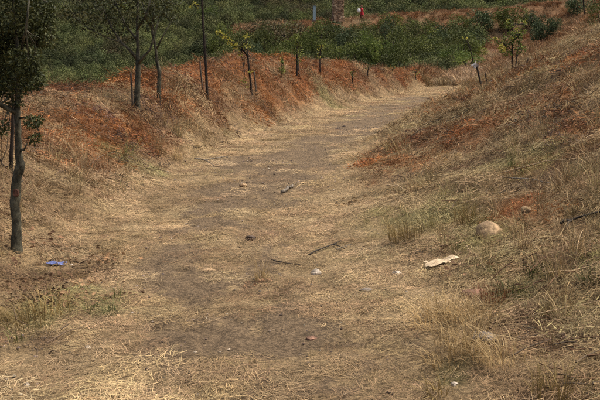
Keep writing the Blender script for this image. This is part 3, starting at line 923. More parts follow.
# ------------------------------------------------------------------ big single grass tufts
def grass_clump(px, py, hpx, n, rad, mat, label, lean=.6, w=.004, group=None):
    b = at(px, py); h = hpx * mpp(b[1])
    mb = tuft(n, h, rad, lean, w, (random.uniform(-.8, .3), random.uniform(-.8, .4)))
    o = mb.build('grass_tuft', mat)
    o.location = (b[0], b[1], float(H(b[0], b[1])))
    return tag(o, label, 'grass tuft', group)
blond = tintmat('blond_grass', (.30, .21, .10), (.72, .55, .30), .45, .8, 5, (.52, .38, .19))
greeng = tintmat('green_grass_blade', (.02, .03, .010), (.15, .15, .05), .2, .8, 5, (.06, .072, .022))
redg = tintmat('red_grass_blade', (.10, .04, .02), (.32, .15, .07), .2, .8, 5, (.20, .085, .042))
olive = tintmat('olive_grass_blade', (.15, .105, .04), (.42, .31, .13), .2, .8, 5, (.25, .18, .07))
grass_clump(466, 346, 60, 190, .16, blond, 'tall dense blond grass tuft at lower right of the path', 1.0, .005)
grass_clump(432, 330, 44, 130, .13, blond, 'blond grass tuft leaning over the path edge', 1.1, .005)
grass_clump(448, 318, 46, 150, .13, blond, 'blond grass tuft behind the one at the path edge', 1.1, .005)
grass_clump(476, 322, 44, 130, .13, blond, 'blond tuft between the weathered rock and tallest grass', 1.1, .005)
grass_clump(500, 362, 46, 110, .13, blond, 'blond grass tuft right of the tallest one', 1.1, .005)
grass_clump(448, 366, 40, 90, .12, blond, 'low blond tuft in front of the tallest one', 1.2, .005)
grass_clump(536, 276, 24, 110, .08, greeng, 'dark green grass clump right of the boulder', .9)
grass_clump(512, 295, 22, 100, .10, greeng, 'yellowish green grass clump below the dark green one', .9)
grass_clump(594, 282, 26, 90, .08, greeng, 'green grass clump at the right frame edge', .9)
grass_clump(494, 300, 26, 130, .11, redg, 'reddish dry grass clump on the brown weathered rock', .9)
grass_clump(560, 398, 50, 120, .12, olive, 'olive grass tuft at the bottom right corner', .7)
grass_clump(440, 396, 30, 40, .06, olive, 'thin olive grass blades at the bottom edge', 1.0)
grass_clump(22, 325, 48, 170, .15, olive, 'olive dry grass tuft at the left frame edge', 1.2)
grass_clump(50, 312, 32, 110, .13, olive, 'smaller olive tuft right of the left edge tuft', 1.2)
grass_clump(112, 315, 22, 34, .06, greeng, 'few green blades at the left rim of the path', 1.1)
grass_clump(262, 280, 30, 70, .06, blond, 'blond tuft right of the narrow rut', .8)
grass_clump(405, 240, 34, 180, .14, olive, 'olive green grass tuft above the white stone', .7)
grass_clump(470, 222, 34, 180, .14, olive, 'olive tuft left of the boulder top', .8)
grass_clump(178, 160, 18, 80, .08, blond, 'pale grass tuft at the left bank foot', .5)

# ------------------------------------------------------------------ trees
def cluster_leaves(mb, c, rad, n, L, W, shell=.35):
    for _ in range(n):
        q = rng.normal(0, 1, 3); q /= np.linalg.norm(q)
        r = shell + (1 - shell) * rng.random() ** .6
        p = c + q * r * rad
        d = q * .5 + rng.normal(0, .7, 3); d[2] -= .15
        mb.leaf(p, d, rng.normal(0, .8, 3) + np.array([0, 0, .7]), L * rng.uniform(.6, 1.3), W * rng.uniform(.7, 1.3))

def twigs(mb, frm, c, rad, n, r):
    for _ in range(n):
        q = rng.normal(0, 1, 3); q /= np.linalg.norm(q)
        e = c + q * rad * rng.uniform(.5, .95)
        m_ = (frm + e) / 2 + rng.normal(0, .12, 3) * np.linalg.norm(e - frm)
        mb.tube([frm, m_, e], [r, r * .6, r * .25], 4, cap=False)

def px_tree(name, label, cat, base, trunk, limbs, clusters, leaf, lmat, bmat='bark', group=None, sides=10, extra=None):
    """trunk: [(px,py,width_px)] at the depth of the base; limbs: [[(px,py,dD,width_px)...]]; clusters: [(px,py,dD,rx,ry,n)]"""
    D = base[1]
    leaf = (leaf[0] * mpp(D), leaf[1] * mpp(D))
    root = empty(name, (base[0], base[1], float(H(base[0], base[1]))), 0, label, cat, group)
    loc = np.array(root.location)
    wood = MB()
    P = [atD(a, b, D) for a, b, w in trunk]
    P[0] = np.array([P[0][0], P[0][1], float(H(P[0][0], P[0][1])) - .06])
    # smooth resample
    A = np.array(P); Wd = np.array([w for _, _, w in trunk]) * mpp(D) / 2 * (.84 if D < 8 else 1)
    tt = np.linspace(0, 1, len(A)); t = np.linspace(0, 1, len(A) * 3)
    Q = np.stack([np.interp(t, tt, A[:, k]) for k in range(3)], -1) + rng.normal(0, 1, (len(t), 3)) * Wd.min() * .12
    Q[0] = A[0]
    Wq = np.interp(t, tt, Wd)
    wood.tube(Q, Wq, sides, rough=.14)
    tr = wood.build('trunk', M[bmat], root, True, loc)
    lbs = []; ends = []
    if not limbs and clusters:
        limbs = [[(*trunk[-2][:2], 0, trunk[-1][2]), (trunk[-1][0] + .6, trunk[-1][1] - 1.5, 0, trunk[-1][2] * .6)]]
    for k, L in enumerate(limbs):
        lb = MB(); lbs.append(lb)
        LP = [atD(a, b, D + dd) for a, b, dd, w in L]
        LW = [w * mpp(D) / 2 for _, _, _, w in L]
        lb.tube(LP, LW, 6, rough=.15)
        ends += [(q, k) for q in LP[1:]]
    lv = MB()
    for (cx, cy, dd, rx, ry, n) in clusters:
        c = atD(cx, cy, D + dd); k = mpp(D)
        rad = np.array([rx * k, (rx + ry) / 2 * k, ry * k])
        e, w_ = min(ends, key=lambda q: np.linalg.norm(q[0] - c))
        twigs(lbs[w_], e, c, rad, max(3, n // 60), .35 * mpp(D) if D > 9 else .005)
        cluster_leaves(lv, c, rad, int(n * (1.25 if D < 9 or lmat != 'oak_leaf' else .7)), *leaf)
    for lb in lbs: lb.build('branch', M[bmat], root, True, loc)
    if lv.v: lv.build('crown', M[lmat], root, False, loc)
    return root, D

# the oak in the left foreground
b = at(15, 251)
root, D = px_tree('oak_tree', 'pruned young oak with leafy dark crown at the left frame edge', 'tree', b,
    [(17, 253, 15), (16, 242, 13), (17, 225, 11), (14.5, 205, 12), (16, 190, 12), (17, 176, 11), (20.5, 167, 12), (19, 158, 9), (18, 140, 8), (18, 125, 7.5), (17, 112, 7), (18, 95, 6), (16, 75, 5), (18, 50, 4), (14, 20, 3), (12, -20, 2)],
    [[(17, 113, 0, 6), (8, 109, -.05, 5), (0, 104, -.1, 5), (-14, 92, -.2, 3), (-30, 60, -.2, 2)], [(18, 95, 0, 4), (28, 75, .2, 3), (38, 45, .3, 2), (44, 15, .4, 1.5)],
     [(17, 75, 0, 4), (5, 50, .2, 3), (-8, 20, .3, 2)], [(18, 60, 0, 3), (26, 30, -.3, 2), (30, -10, -.3, 1.5)], [(20, 150, 0, 3), (24, 150, -.05, 2.2), (27, 143, -.05, 1)],
     [(19, 118, 0, 2.4), (28, 117, -.1, 1.8), (36, 124, -.15, 1.2), (40, 134, -.15, .8)]],
    [(8, 15, 0, 26, 24, 1100), (28, 30, .2, 20, 22, 850), (4, 55, .1, 22, 22, 850), (24, 62, -.1, 18, 16, 620), (38, 12, .3, 18, 20, 620), (12, 84, 0, 20, 13, 480), (34, 80, .2, 12, 12, 260),
     (-20, 40, 0, 24, 34, 700), (33, 122, -.12, 9, 7, 130), (35, 138, -.15, 6, 5, 60), (3, 128, -.1, 6, 7, 60), (20, -35, 0, 40, 28, 900), (48, 35, .3, 10, 16, 180), (-15, 95, -.1, 14, 12, 200), (14, 103, 0, 10, 5, 70)],
    (4.3, 2.4), 'oak_leaf')
mb = MB()
c = atD(17.2, 192, D); k = mpp(D)
V = [c + np.array([math.cos(a) * 2.6 * k * rng.uniform(.85, 1.15), -5.5 * k, math.sin(a) * 3.8 * k * rng.uniform(.85, 1.15)]) for a in np.linspace(0, 6.283, 13)[:-1]]
V2 = [c + np.array([math.cos(a) * 3.4 * k, -3.0 * k, math.sin(a) * 4.8 * k]) for a in np.linspace(0, 6.283, 13)[:-1]]
mb.add(V + V2, [tuple(range(12))] + [(i, (i + 1) % 12, 12 + (i + 1) % 12, 12 + i) for i in range(12)])
o = mb.build('pruning_scar', M['cut_wood'], root, False, np.array(root.location)); o['label'] = 'reddish oval pruning scar'

# thin stem behind the oak
px_tree('sapling', 'thin dark bare stem just behind the oak trunk', 'sapling', at(11, 176), [(11, 176, 4), (11, 160, 4.2), (12, 140, 4), (13, 118, 3.5), (13, 95, 3), (12, 70, 2)],
        [[(11, 166, 0, 2.4), (5, 167, 0, 2), (1, 163, 0, 1.5)]], [(10, 75, 0, 14, 16, 220)], (4.3, 2.4), 'oak_leaf', 'dark_bark', sides=6)

# the pair of oaks on the left bank
px_tree('oak_tree', 'dark young oak with forked trunk on the left bank', 'tree', at(137, 111),
    [(137, 112, 7), (137, 100, 6), (137.5, 85, 5.6), (138, 70, 5), (138, 60, 4.4), (138, 45, 3.4), (137, 25, 3), (138, 5, 2.4), (136, -30, 1.5)],
    [[(138, 60, 0, 4), (130, 50, 0, 3), (121, 42, 0, 2.6), (112, 28, .1, 2), (104, 10, .2, 1.6), (97, -10, .2, 1)], [(138, 64, 0, 3.4), (144, 56, -.1, 3), (150, 50, -.1, 2.4), (153, 40, -.1, 2), (158, 22, -.1, 1.5)],
     [(137, 40, 0, 2.6), (126, 25, .2, 2), (116, 5, .3, 1.4), (108, -20, .3, 1)], [(137, 30, 0, 2.4), (146, 15, -.2, 1.8), (152, -5, -.2, 1.2)], [(121, 42, 0, 1.6), (108, 38, 0, 1.2), (92, 30, 0, .9), (80, 22, 0, .7)],
     [(104, 10, .2, 1.2), (90, 8, .2, 1), (74, 14, .2, .7)]],
    [(100, 12, .2, 22, 12, 420), (122, 20, .2, 18, 12, 360), (82, 16, .1, 18, 10, 260), (142, 8, 0, 18, 14, 420), (115, 2, .1, 30, 10, 420), (150, 22, -.1, 14, 10, 240), (70, 6, .1, 14, 12, 220), (128, -14, 0, 46, 16, 900),
     (106, 32, .1, 14, 6, 140), (90, 28, 0, 12, 5, 90), (128, 36, .1, 10, 6, 90), (160, 8, 0, 12, 12, 200), (172, 4, 0, 14, 9, 130)],
    (3.2, 1.8), 'oak_leaf')
px_tree('oak_tree', 'slimmer oak with crooked trunk right of the forked oak', 'tree', at(159, 105),
    [(159, 106, 4.6), (159, 90, 4.2), (159.5, 72, 4), (157, 62, 3.2), (156, 50, 2.8), (152, 30, 2.6), (154, 10, 2), (150, -20, 1.4)],
    [[(156, 50, 0, 2), (163, 36, 0, 1.5), (172, 20, 0, 1)], [(153, 30, 0, 2), (146, 18, 0, 1.4), (142, 0, 0, 1)]],
    [(158, 2, 0, 16, 12, 260), (170, 14, 0, 12, 9, 110), (148, 14, 0, 12, 10, 160), (155, -18, 0, 22, 12, 260)], (3.2, 1.8), 'oak_leaf')

def stake(px0, py0, px1, py1, wpx, label, mat='stake', name='stake', cap=None):
    b = at(px0, py0); D = b[1]
    p0 = np.array([b[0], b[1], float(H(b[0], b[1])) - .05]); p1 = atD(px1, py1, D)
    mb = MB(); r = wpx * mpp(D) / 2 * .78
    mb.tube([p0, p0 * .66 + p1 * .34 + rng.normal(0, r * .2, 3), p0 * .3 + p1 * .7 + rng.normal(0, r * .2, 3), p1, p1 + (p1 - p0) / np.linalg.norm(p1 - p0) * r * 1.2], [r, r, r * .97, r * .92, r * .4], 7, rough=.1)
    root = empty(name, (p0[0], p0[1], p0[2] + .05), 0, label, 'stake')
    mb.build('post', M[mat], root, True, np.array(root.location))
    if cap:
        c = MB(); q = p1 + np.array([0, -r, 0])
        for k in range(7):
            d = rng.normal(0, 1, 3); d[1] *= .4
            c.leaf(q + rng.normal(0, r * .8, 3), d, rng.normal(0, 1, 3), 5 * mpp(D), 3.4 * mpp(D))
        c.build(cap[0], cap[1], root, False, np.array(root.location))
    return root
stake(133, 111, 131, 74, 2.6, 'grey support stake beside the forked oak')
stake(204, 103, 200, 62, 2.0, 'thin stake left of the tall bare sapling')
stake(257, 99, 254, 72, 2.4, 'pale stake tied beside the yellow leaved sapling')
stake(300, 80, 297, 55, 3.0, 'grey stake among the far saplings of the left bank')

px_tree('sapling', 'tall slender dark sapling on the left bank leaving the frame', 'sapling', at(208, 104),
    [(208, 105, 3.2), (207, 90, 3), (205.5, 60, 2.8), (203.5, 30, 2.5), (202, 0, 2.1), (200, -30, 1.4)],
    [[(202, 6, 0, 1), (196, 5, 0, .7), (193, 3, 0, .5)], [(204, 40, 0, .8), (208, 32, 0, .5)], [(202, -5, 0, 1), (208, -20, 0, .6)]],
    [(195, 5, 0, 4, 2.5, 16), (200, -24, 0, 10, 10, 60)], (3.2, 1.8), 'yellow_leaf', 'dark_bark', sides=6)

px_tree('sapling', 'young sapling with yellow leafy branch on the left bank crest', 'sapling', at(252, 99),
    [(252, 100, 2.6), (251, 85, 2.4), (249, 70, 2.2), (248, 57, 2), (246.5, 46, 1.5), (246, 38, 1)],
    [[(248, 57, 0, 1.2), (240, 47, 0, .9), (230, 41, 0, .8), (219, 33, 0, .5)]],
    [(219, 33, 0, 3, 2.2, 16), (224, 36, 0, 3.5, 2.4, 20), (230, 41, 0, 3.5, 2.4, 20), (236, 46, 0, 3.5, 2.2, 18), (246, 38, 0, 2.5, 3, 14), (247, 46, 0, 3.5, 2.6, 20), (242, 53, 0, 3, 4, 8), (250, 72, -.1, 2, 1.4, 6), (244, 85, -.1, 4, 7, 16)],
    (3, 1.9), 'yellow_leaf', 'dark_bark', sides=6)
px_tree('sapling', 'short pale green sprout on the left bank crest', 'sapling', at(282, 78), [(282, 78, 1.2), (282, 68, 1), (282, 60, .8)],
    [], [(282, 70, 0, 3, 5, 60), (282, 60, 0, 2, 4, 30)], (2.2, 1.2), 'pale_leaf', 'dark_bark', sides=5)
px_tree('sapling', 'dark leaved sapling tied to the grey stake', 'sapling', at(297, 82), [(297, 82, 2), (297, 68, 1.8), (297, 55, 1.5), (297, 42, 1)],
    [], [(297, 48, 0, 5, 7, 130), (296, 38, 0, 4, 5, 70), (298, 60, 0, 3, 4, 30)], (2.2, 1.2), 'mid_leaf', 'dark_bark', sides=5)
px_tree('sapling', 'small sapling with sparse yellowish top on the bank', 'sapling', at(320, 76), [(320, 76, 1.6), (320, 64, 1.4), (320, 54, 1), (321, 46, .8)],
    [], [(321, 48, 0, 4, 3.5, 16), (319, 55, 0, 2.6, 3, 8)], (2, 1.1), 'yellow_leaf', 'dark_bark', sides=5)
far_s = [(353, 84, 72, 'bare dark little sapling below the pale green bush'), (368, 79, 67, 'thicker small sapling on the far part of the bank'), (393, 77, 68, 'thin sapling near the low end of the bank'), (416, 81, 71, 'last little sapling before the path bends away')]
for i, (px, py, pt, lab) in enumerate(far_s):
    px_tree('sapling', lab, 'sapling', at(px, py), [(px, py, 1.5), (px - .5, (py + pt) / 2, 1.3), (px + (.8 if i == 1 else 0), pt, .9)],
            [], [(px, pt + 1, 0, 3, 3, 18)], (2, 1.1), 'mid_leaf', 'dark_bark', sides=5, group='saplings along the left bank')

# right side: stakes and saplings at the bend
stake(483, 91, 476, 64, 2.4, 'dark leaning stake with a pale tag on top', 'char_wood', cap=('tag', plain('pale_tag', (.6, .58, .55))))
stake(488, 88, 485, 72, 1.4, 'short thin stake right of the leaning one', 'dark_bark')
stake(525, 68, 528, 59, 2.2, 'short dark stump stake right of the leafy sapling', 'char_wood')
stake(518, 72, 519, 61, 1.6, 'thin stake close behind the leafy sapling stems', 'dark_bark')
px_tree('sapling', 'thin sapling with a single yellow leaf tip', 'sapling', at(474, 72), [(474, 72, 1.2), (473, 60, 1), (470, 48, .9), (466, 39, .6)],
    [], [(465.5, 38, 0, 2.6, 1.4, 7)], (2.4, 1.3), 'yellow_leaf', 'dark_bark', sides=5)
px_tree('sapling', 'leafy green and yellow sapling with two stems at the bend', 'sapling', at(513, 76), [(513, 76, 2.4), (512.5, 66, 2.2), (512, 52, 1.8), (513, 40, 1.4), (512, 26, .9)],
    [[(513, 74, 0, 1.8), (516, 66, .1, 1.6), (517, 54, .2, 1.4), (520, 40, .2, 1)], [(512, 50, 0, 1), (505, 44, 0, .8), (496, 40, 0, .6)], [(513, 42, 0, 1), (520, 34, 0, .7), (524, 24, 0, .5)], [(516, 58, 0, 1), (522, 50, 0, .7)]],
    [(512, 36, 0, 9, 5, 90), (504, 43, 0, 7, 4, 60), (519, 33, 0, 7, 5, 60), (509, 24, 0, 5, 4, 26), (522, 22, 0, 4, 3, 16), (520, 49, 0, 7, 4, 60), (506, 52, 0, 7, 4, 50), (494, 40, 0, 4, 2, 16), (515, 42, 0, 7, 4, 50)],
    (2.6, 1.7), 'pale_leaf', 'dark_bark', sides=6)
yl = MB()
rt = [o for o in C.objects if o.name.startswith('sapling') and o.get('label', '').startswith('leafy green and yellow')][0]
for (a, b2, n) in [(501, 46, 22), (503, 49, 14), (514, 38, 10), (508, 20, 8), (524, 21, 6), (495, 39, 6), (517, 30, 8)]:
    cluster_leaves(yl, atD(a, b2, rt.location.y - .3), np.array([3, 3, 2.2]) * mpp(rt.location.y), n, 2.6 * mpp(rt.location.y), 1.7 * mpp(rt.location.y))
o = yl.build('yellow_leaves', M['yellow_leaf'], rt, False, np.array(rt.location)); o['label'] = 'yellowing autumn leaves'

# ------------------------------------------------------------------ bushes and small trees further off
def bush_mesh(name, lobes, n, L, seed, mat, fat=1.0):
    mb = MB()
    r = np.random.default_rng(seed)
    for k in range(lobes):
        a = r.uniform(0, 6.283); rr = .32 * math.sqrt(r.random()) if k else 0
        c = np.array([rr * math.cos(a) * 1.5, rr * math.sin(a) * 1.5, r.uniform(.22, .80) - rr * .5])
        rad = np.array([1, 1, .85]) * r.uniform(.13, .25) * fat
        lobe = r.uniform(0, .6)
        for _ in range(n // lobes):
            q = r.normal(0, 1, 3); q /= np.linalg.norm(q)
            p = c + q * rad * (.72 + .36 * r.random())
            if p[2] < .02: p[2] = .02 + .1 * r.random()
            d = np.cross(q, r.normal(0, 1, 3)) + q * .5; d[2] += .25
            mb.leaf(p, d, q + r.normal(0, .35, 3), L * r.uniform(.6, 1.5), L * r.uniform(.45, .85), lobe + .3 * r.random())
    return mb.build(name, M[mat], None, False, None, False).data
def dense_mesh(seed, mat):
    return bush_mesh('crown', 9, 2200, .07, seed, mat, 1.5)
def stem_mesh(seed):
    mb = MB(); r = np.random.default_rng(seed)
    for k in range(4):
        e = np.array([r.uniform(-.25, .25), r.uniform(-.25, .25), r.uniform(.4, .6)])
        mb.tube([np.array([0, 0, -.05]), e * np.array([.4, .4, .5]), e], [.03, .02, .008], 5)
    return mb.build('stem', M['dark_bark'], None, True, None, False).data
BUSH = {m: [bush_mesh('crown', 13, 1900, .047, 10 * k + 3, m) for k in range(3)] for m in ('dark_leaf', 'mid_leaf', 'pale_leaf', 'olive_leaf', 'brown_shrub')}
STEM = [stem_mesh(k) for k in range(3)]
DENSE = {m: [dense_mesh(k + 40, m) for k in range(2)] for m in ('dark_leaf', 'olive_leaf')}
def bush(pos, w, h, mat, label, name='bush', cat='bush', group=None):
    root = empty(name, pos, random.uniform(0, 6.28), label, cat, group)
    c = bpy.data.objects.new('crown', random.choice(BUSH[mat])); C.objects.link(c); c.parent = root; c.scale = (w, w, h)
    s_ = bpy.data.objects.new('stem', random.choice(STEM)); C.objects.link(s_); s_.parent = root; s_.scale = (w, w, h)
    return root
placed = []
def far_pos(px, D):
    xx = (px - 300) / F * D
    return np.array([xx, D, float(H(xx, D)) - .1])
GRP = 'bushes of the thicket below the ridge'
MARKS = [(252, 'behind the yellow leaved sapling'), (275, 'at its left end'), (290, 'behind the pale green sprout'), (306, 'behind the tied sapling'), (325, 'under the pale blue post'), (347, 'under the stone pillar'),
         (368, 'under the person in red'), (388, 'above the thicker small sapling'), (410, 'near the lone crest bush'), (430, 'above the last little sapling'), (480, 'at its right end')]
rb = random.Random(9)
seen = set()
for row, (D0, step, rown) in enumerate([(77, 24, 'nearest row'), (84, 22, 'second row'), (91, 20, 'middle'), (97, 18, 'upper row'), (102.5, 16, 'top edge')]):
    px = 222 + rb.uniform(0, 12)
    while px < 474:
        D = D0 + rb.uniform(-2.5, 2.5)
        xx = (px - 300) / F * D
        if xx < float(tab(D, RF)) - 2.5 and not (px < 262 and row > 2):
            w = rb.uniform(2.6, 3.9); h = rb.uniform(2.8, 4.4) * (.62 if row > 3 else .85 if row == 3 else 1)
            mark = [m for lim, m in MARKS if px < lim][0]
            opts = [('dark_leaf', 'dark green')] * 5 + [('mid_leaf', 'mid green')] * 4 + [('olive_leaf', 'greyish green')] * 1 + [('pale_leaf', 'light green')] * (1 if row < 3 else 0)
            for attempt in range(8):
                mat, tone = rb.choice(opts)
                lab = '%s bush in the %s of the thicket, %s' % (tone, rown, mark)
                if lab not in seen: break
            seen.add(lab)
            bush(far_pos(px, D), w, h, mat, lab, group=GRP)
        px += step * rb.uniform(.75, 1.25)
bush(far_pos(370, 86), 3.4, 4.4, 'pale_leaf', 'pale yellow green bush standing out of the dark thicket', name='light_bush')
bush(far_pos(392, 84), 2.8, 3.2, 'pale_leaf', 'smaller yellowish bush right of the pale green one', name='light_bush')
bush(far_pos(416, 88), 3.2, 3.4, 'mid_leaf', 'bright mid green bush above the low end of the bank')
bush(far_pos(452, 74), 3.2, 2.4, 'pale_leaf', 'low light green bush beside the path bend', name='light_bush')
bush(far_pos(466, 70), 3.0, 1.7, 'pale_leaf', 'low grassy green bush left of the leaning stake', name='light_bush')
bush(far_pos(440, 76), 3.0, 2.0, 'pale_leaf', 'low light green bush at the right end of the thicket', name='light_bush')
bush(far_pos(278, 96), 6.0, 4.2, 'brown_shrub', 'large brownish green bush at the left end of the thicket', name='brown_bush')
bush(far_pos(262, 100), 4.6, 3.4, 'brown_shrub', 'smaller brownish bush left of the large brown one', name='brown_bush')
bush(far_pos(408, 104), 1.6, 2.2, 'dark_leaf', 'lone dark bush on the crest right of the person')
bush(far_pos(242, 84), 2.2, 2.2, 'pale_leaf', 'yellow green shrub behind the yellow leaved sapling', name='light_bush')
bush(far_pos(211, 118), 3.0, 2.6, 'pale_leaf', 'pale round shrub on the far hillside', name='light_bush')
bush(far_pos(407, 150), 5.0, 4.2, 'pale_leaf', 'light green tree beyond the ridge right of the person', name='light_bush')
for px, D, w, h, wh in [(300, 150, 6, 4, 'behind the pale blue post'), (440, 145, 7, 5, 'left of the leftmost round tree'), (465, 150, 8, 6, 'just left of the slope trees'), (490, 142, 7, 5, 'above the leftmost round tree'),
                        (515, 150, 8, 6, 'above the leafy sapling'), (545, 146, 6, 5, 'above the grey green round tree'), (420, 160, 8, 7, 'right of the light green tree'), (380, 158, 6, 5, 'just right of the person')]:
    bush(far_pos(px, D), w, h, 'dark_leaf', 'dark bushy tree beyond the ridge, ' + wh, name='far_bush', group='dark trees beyond the ridge')

def round_tree(px, py_base, py_top, wpx, mat, label, trunk_px=1.6):
    b = at(px, py_base); D = b[1]; k = mpp(D)
    h = (py_base - py_top) * k
    root = empty('small_tree', (b[0], b[1], float(H(b[0], b[1]))), random.uniform(0, 6), label, 'tree')
    mb = MB(); mb.tube([(0, 0, -.2), (.04, 0, h * .3), (0, .05, h * .7)], [trunk_px * k / 2, trunk_px * k * .4, trunk_px * k * .2], 6)
    for i in range(4):
        a = rng.uniform(0, 6.28); mb.tube([(0, 0, h * .35), (math.cos(a) * wpx * k * .3, math.sin(a) * wpx * k * .3, h * .65)], [trunk_px * k * .25, trunk_px * k * .1], 5)
    mb.build('trunk', M['dark_bark'], root, True)
    c = bpy.data.objects.new('crown', random.choice(DENSE[mat])); C.objects.link(c); c.parent = root
    w = wpx * k * .95; c.scale = (w, w, h * .85); c.location = (0, 0, h * .16)
    return root
round_tree(479, 34, 10, 21, 'olive_leaf', 'leftmost round dark tree on the upper slope')
round_tree(508, 34, 7, 24, 'dark_leaf', 'round dark tree behind the leafy sapling')
round_tree(531, 32, 11, 16, 'olive_leaf', 'dark round tree between two others on the slope')
round_tree(541, 46, 15, 20, 'olive_leaf', 'grey green round tree with visible trunk on the slope')
round_tree(554, 38, 16, 13, 'olive_leaf', 'small round tree right of the grey green one')
round_tree(577, 18, -3, 17, 'olive_leaf', 'round tree at the top of the right slope')
stake(585, 19, 583, -6, 1.6, 'bare thin post beside the topmost round tree', 'dark_bark')
bush(at(600, 28), .9, 1.0, 'dark_leaf', 'dark bush on the right slope crest at the frame edge')

# ------------------------------------------------------------------ stone pillar, pale post and person on the ridge
b = far_pos(337, 108); b[2] -= .15
root = empty('stone_pillar', b, .12, 'tall rough brown stone pillar standing on the ridge', 'pillar')
core = MB(); hw = .60
def box(mb, c, s_, t=None, j=0):
    V = [np.array([c[0] + a * s_[0] / 2, c[1] + b_ * s_[1] / 2, c[2] + d * s_[2] / 2]) + rng.uniform(-j, j, 3) for a in (-1, 1) for b_ in (-1, 1) for d in (-1, 1)]
    mb.add(V, [(0, 1, 3, 2), (4, 6, 7, 5), (0, 4, 5, 1), (2, 3, 7, 6), (0, 2, 6, 4), (1, 5, 7, 3)], t)
box(core, (0, 0, 2.0), (1.12, 1.12, 4.4))
mortar = plain('mortar', (.20, .16, .12))
core.build('core', mortar, root)
st = MB(); z = -.1
while z < 4.1:
    hh = rng.uniform(.12, .22)
    flare = 1 + .22 * max(0, 1 - z / .6)
    for f in range(4):
        u = -hw
        while u < hw - .05:
            wd = min(rng.uniform(.14, .34), hw - u)
            pr = rng.uniform(.03, .1)
            cc = np.array([u + wd / 2, -(hw * flare) - .0, z + hh / 2]); sz = (wd - .02, .1 + pr, hh - .025)
            a = f * math.pi / 2
            m_ = MB(); box(m_, (0, 0, 0), sz, None, .012)
            V = m_.v[0] + cc
            V = np.stack([V[:, 0] * math.cos(a) - V[:, 1] * math.sin(a), V[:, 0] * math.sin(a) + V[:, 1] * math.cos(a), V[:, 2]], -1)
            st.add(V, m_.f, [random.random()] * 6)
            u += wd
    z += hh
st.build('stone_facing', tintmat('pillar_stone', (.14, .09, .055), (.80, .62, .42), 0, .9, 1.2, (.40, .26, .155)), root)
cp = MB(); box(cp, (0, 0, 4.22), (1.5, 1.5, .16), None, .02); cp.build('cap_stone', M['rock_grey'], root)

b = far_pos(314, 108); b[2] += .1
root = empty('marker_post', b, .1, 'pale blue grey upright post left of the stone pillar', 'post')
p_ = MB(); box(p_, (0, 0, .95), (.36, .22, 1.9)); o = p_.build('panel', plain('pale_blue_paint', (.30, .40, .44)), root)
p_ = MB(); box(p_, (0, 0, 1.93), (.42, .28, .06)); p_.build('cap', plain('pale_grey_cap', (.34, .40, .42)), root)
p_ = MB(); box(p_, (0, 0, .04), (.6, .46, .16)); p_.build('base', M['rock_grey'], root)

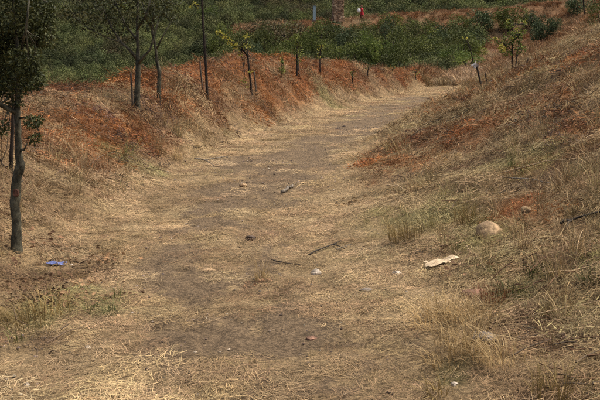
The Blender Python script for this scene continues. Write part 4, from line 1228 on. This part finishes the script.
def make_person():
    b = far_pos(360.5, 108); b[2] += .1
    root = empty('person', b, 0, 'person in red coat with a white bag walking on the ridge', 'person')
    # skeleton facing left (-x); root at pelvis
    J = {'pel': (0, 0, .93, .13), 'waist': (-.01, 0, 1.08, .125), 'chest': (-.03, 0, 1.28, .15), 'neck': (-.05, 0, 1.46, .06), 'chin': (-.07, 0, 1.54, .075), 'head': (-.075, 0, 1.64, .10), 'crown': (-.07, 0, 1.71, .075)}
    E = [('pel', 'waist'), ('waist', 'chest'), ('chest', 'neck'), ('neck', 'chin'), ('chin', 'head'), ('head', 'crown')]
    J['nose'] = (-.185, 0, 1.60, .014); E.append(('head', 'nose'))
    for s, sg in (('l', 1), ('r', -1)):
        fw = -.16 if s == 'l' else .18
        J['hip' + s] = (0, .1 * sg, .88, .095); J['knee' + s] = (fw * .7 - .03, .1 * sg, .5, .062); J['ank' + s] = (fw + .02, .1 * sg, .09, .042); J['toe' + s] = (fw - .16, .11 * sg, .035, .034)
        E += [('pel', 'hip' + s), ('hip' + s, 'knee' + s), ('knee' + s, 'ank' + s), ('ank' + s, 'toe' + s)]
        J['sho' + s] = (-.03, .19 * sg, 1.40, .065); J['elb' + s] = (.02, .25 * sg, 1.12, .048)
        J['wri' + s] = (-.16, .25 * sg, .98, .032); J['palm' + s] = (-.23, .25 * sg, .94, .034)
        E += [('chest', 'sho' + s), ('sho' + s, 'elb' + s), ('elb' + s, 'wri' + s), ('wri' + s, 'palm' + s)]
        for k in range(4):
            J['f%d%s' % (k, s)] = (-.30 - .012 * (k in (1, 2)), (.25 + (k - 1.5) * .02) * sg, .90, .010)
            J['g%d%s' % (k, s)] = (-.31, (.25 + (k - 1.5) * .02) * sg, .86, .008)
            E += [('palm' + s, 'f%d%s' % (k, s)), ('f%d%s' % (k, s), 'g%d%s' % (k, s))]
        J['th' + s] = (-.24, .20 * sg, .90, .011); E.append(('palm' + s, 'th' + s))
    names = list(J)
    me = bpy.data.meshes.new('body')
    me.from_pydata([J[n][:3] for n in names], [(names.index(a), names.index(c)) for a, c in E], [])
    o = bpy.data.objects.new('body', me); C.objects.link(o); o.parent = root
    o.modifiers.new('skin', 'SKIN'); o.modifiers.new('sub', 'SUBSURF').levels = 1
    o.modifiers['sub'].render_levels = 2
    for i, n in enumerate(names):
        me.skin_vertices[0].data[i].radius = (J[n][3],) * 2
        me.skin_vertices[0].data[i].use_root = n == 'pel'
    me.materials.append(plain('skin', (.45, .27, .19)))
    # red coat (torso, sleeves), dark trousers, hair
    def loft(rings, sides=14):
        mb = MB(); V = []
        for cx, cy, z_, rx, ry in rings:
            for k in range(sides):
                a = 2 * math.pi * k / sides; V.append((cx + rx * math.cos(a), cy + ry * math.sin(a), z_))
        mb.add(V, [(i * sides + k, i * sides + (k + 1) % sides, (i + 1) * sides + (k + 1) % sides, (i + 1) * sides + k) for i in range(len(rings) - 1) for k in range(sides)])
        return mb
    red = plain('red_cloth', (.42, .022, .035)); dark = plain('red_trousers', (.22, .02, .03))
    loft([(.02, 0, .55, .24, .25), (.01, 0, .75, .215, .235), (0, 0, .95, .19, .215), (-.01, 0, 1.1, .17, .20), (-.03, 0, 1.28, .185, .225), (-.03, 0, 1.40, .15, .22), (-.045, 0, 1.47, .085, .10)]).build('coat', red, root, True)
    sl = MB()
    for sg in (1, -1):
        sl.tube([np.array([-.03, .17 * sg, 1.42]), np.array([-.01, .23 * sg, 1.28]), np.array([.02, .255 * sg, 1.12]), np.array([-.14, .25 * sg, .99])], [.08, .078, .068, .05], 8)
    sl.build('sleeves', red, root, True)
    tr = MB()
    for s, sg in (('l', 1), ('r', -1)):
        tr.tube([np.array(J[n + s][:3]) for n in ('hip', 'knee', 'ank')], [.112, .08, .062], 8)
    tr.build('trousers', dark, root, True)
    loft([(-.03, 0, 1.53, .05, .07), (-.035, 0, 1.60, .095, .108), (-.05, 0, 1.68, .115, .112), (-.065, 0, 1.74, .10, .095), (-.07, 0, 1.775, .04, .04)]).build('hair', plain('brown_hair', (.20, .06, .04)), root, True)
    bag = MB(); V = []; sides = 12
    rings = [(0, .13, .06), (.05, .19, .10), (.2, .22, .12), (.36, .20, .11), (.46, .12, .06), (.56, .03, .03)]
    for z_, rx, ry in rings:
        for k in range(sides):
            a = 2 * math.pi * k / sides; w = 1 + .12 * math.sin(3 * a + z_ * 9)
            V.append((rx * math.cos(a) * w, ry * math.sin(a) * w, z_))
    bag.add(V, [(i * sides + k, i * sides + (k + 1) % sides, (i + 1) * sides + (k + 1) % sides, (i + 1) * sides + k) for i in range(len(rings) - 1) for k in range(sides)] + [tuple(range(sides))[::-1]])
    o = bag.build('white_bag', plain('white_plastic', (.80, .78, .74)), None, True)
    o.location = (b[0] - .42, b[1] - .25, b[2] + .86)
    tag(o, 'bulging white bag carried by the person in red', 'bag')
make_person()
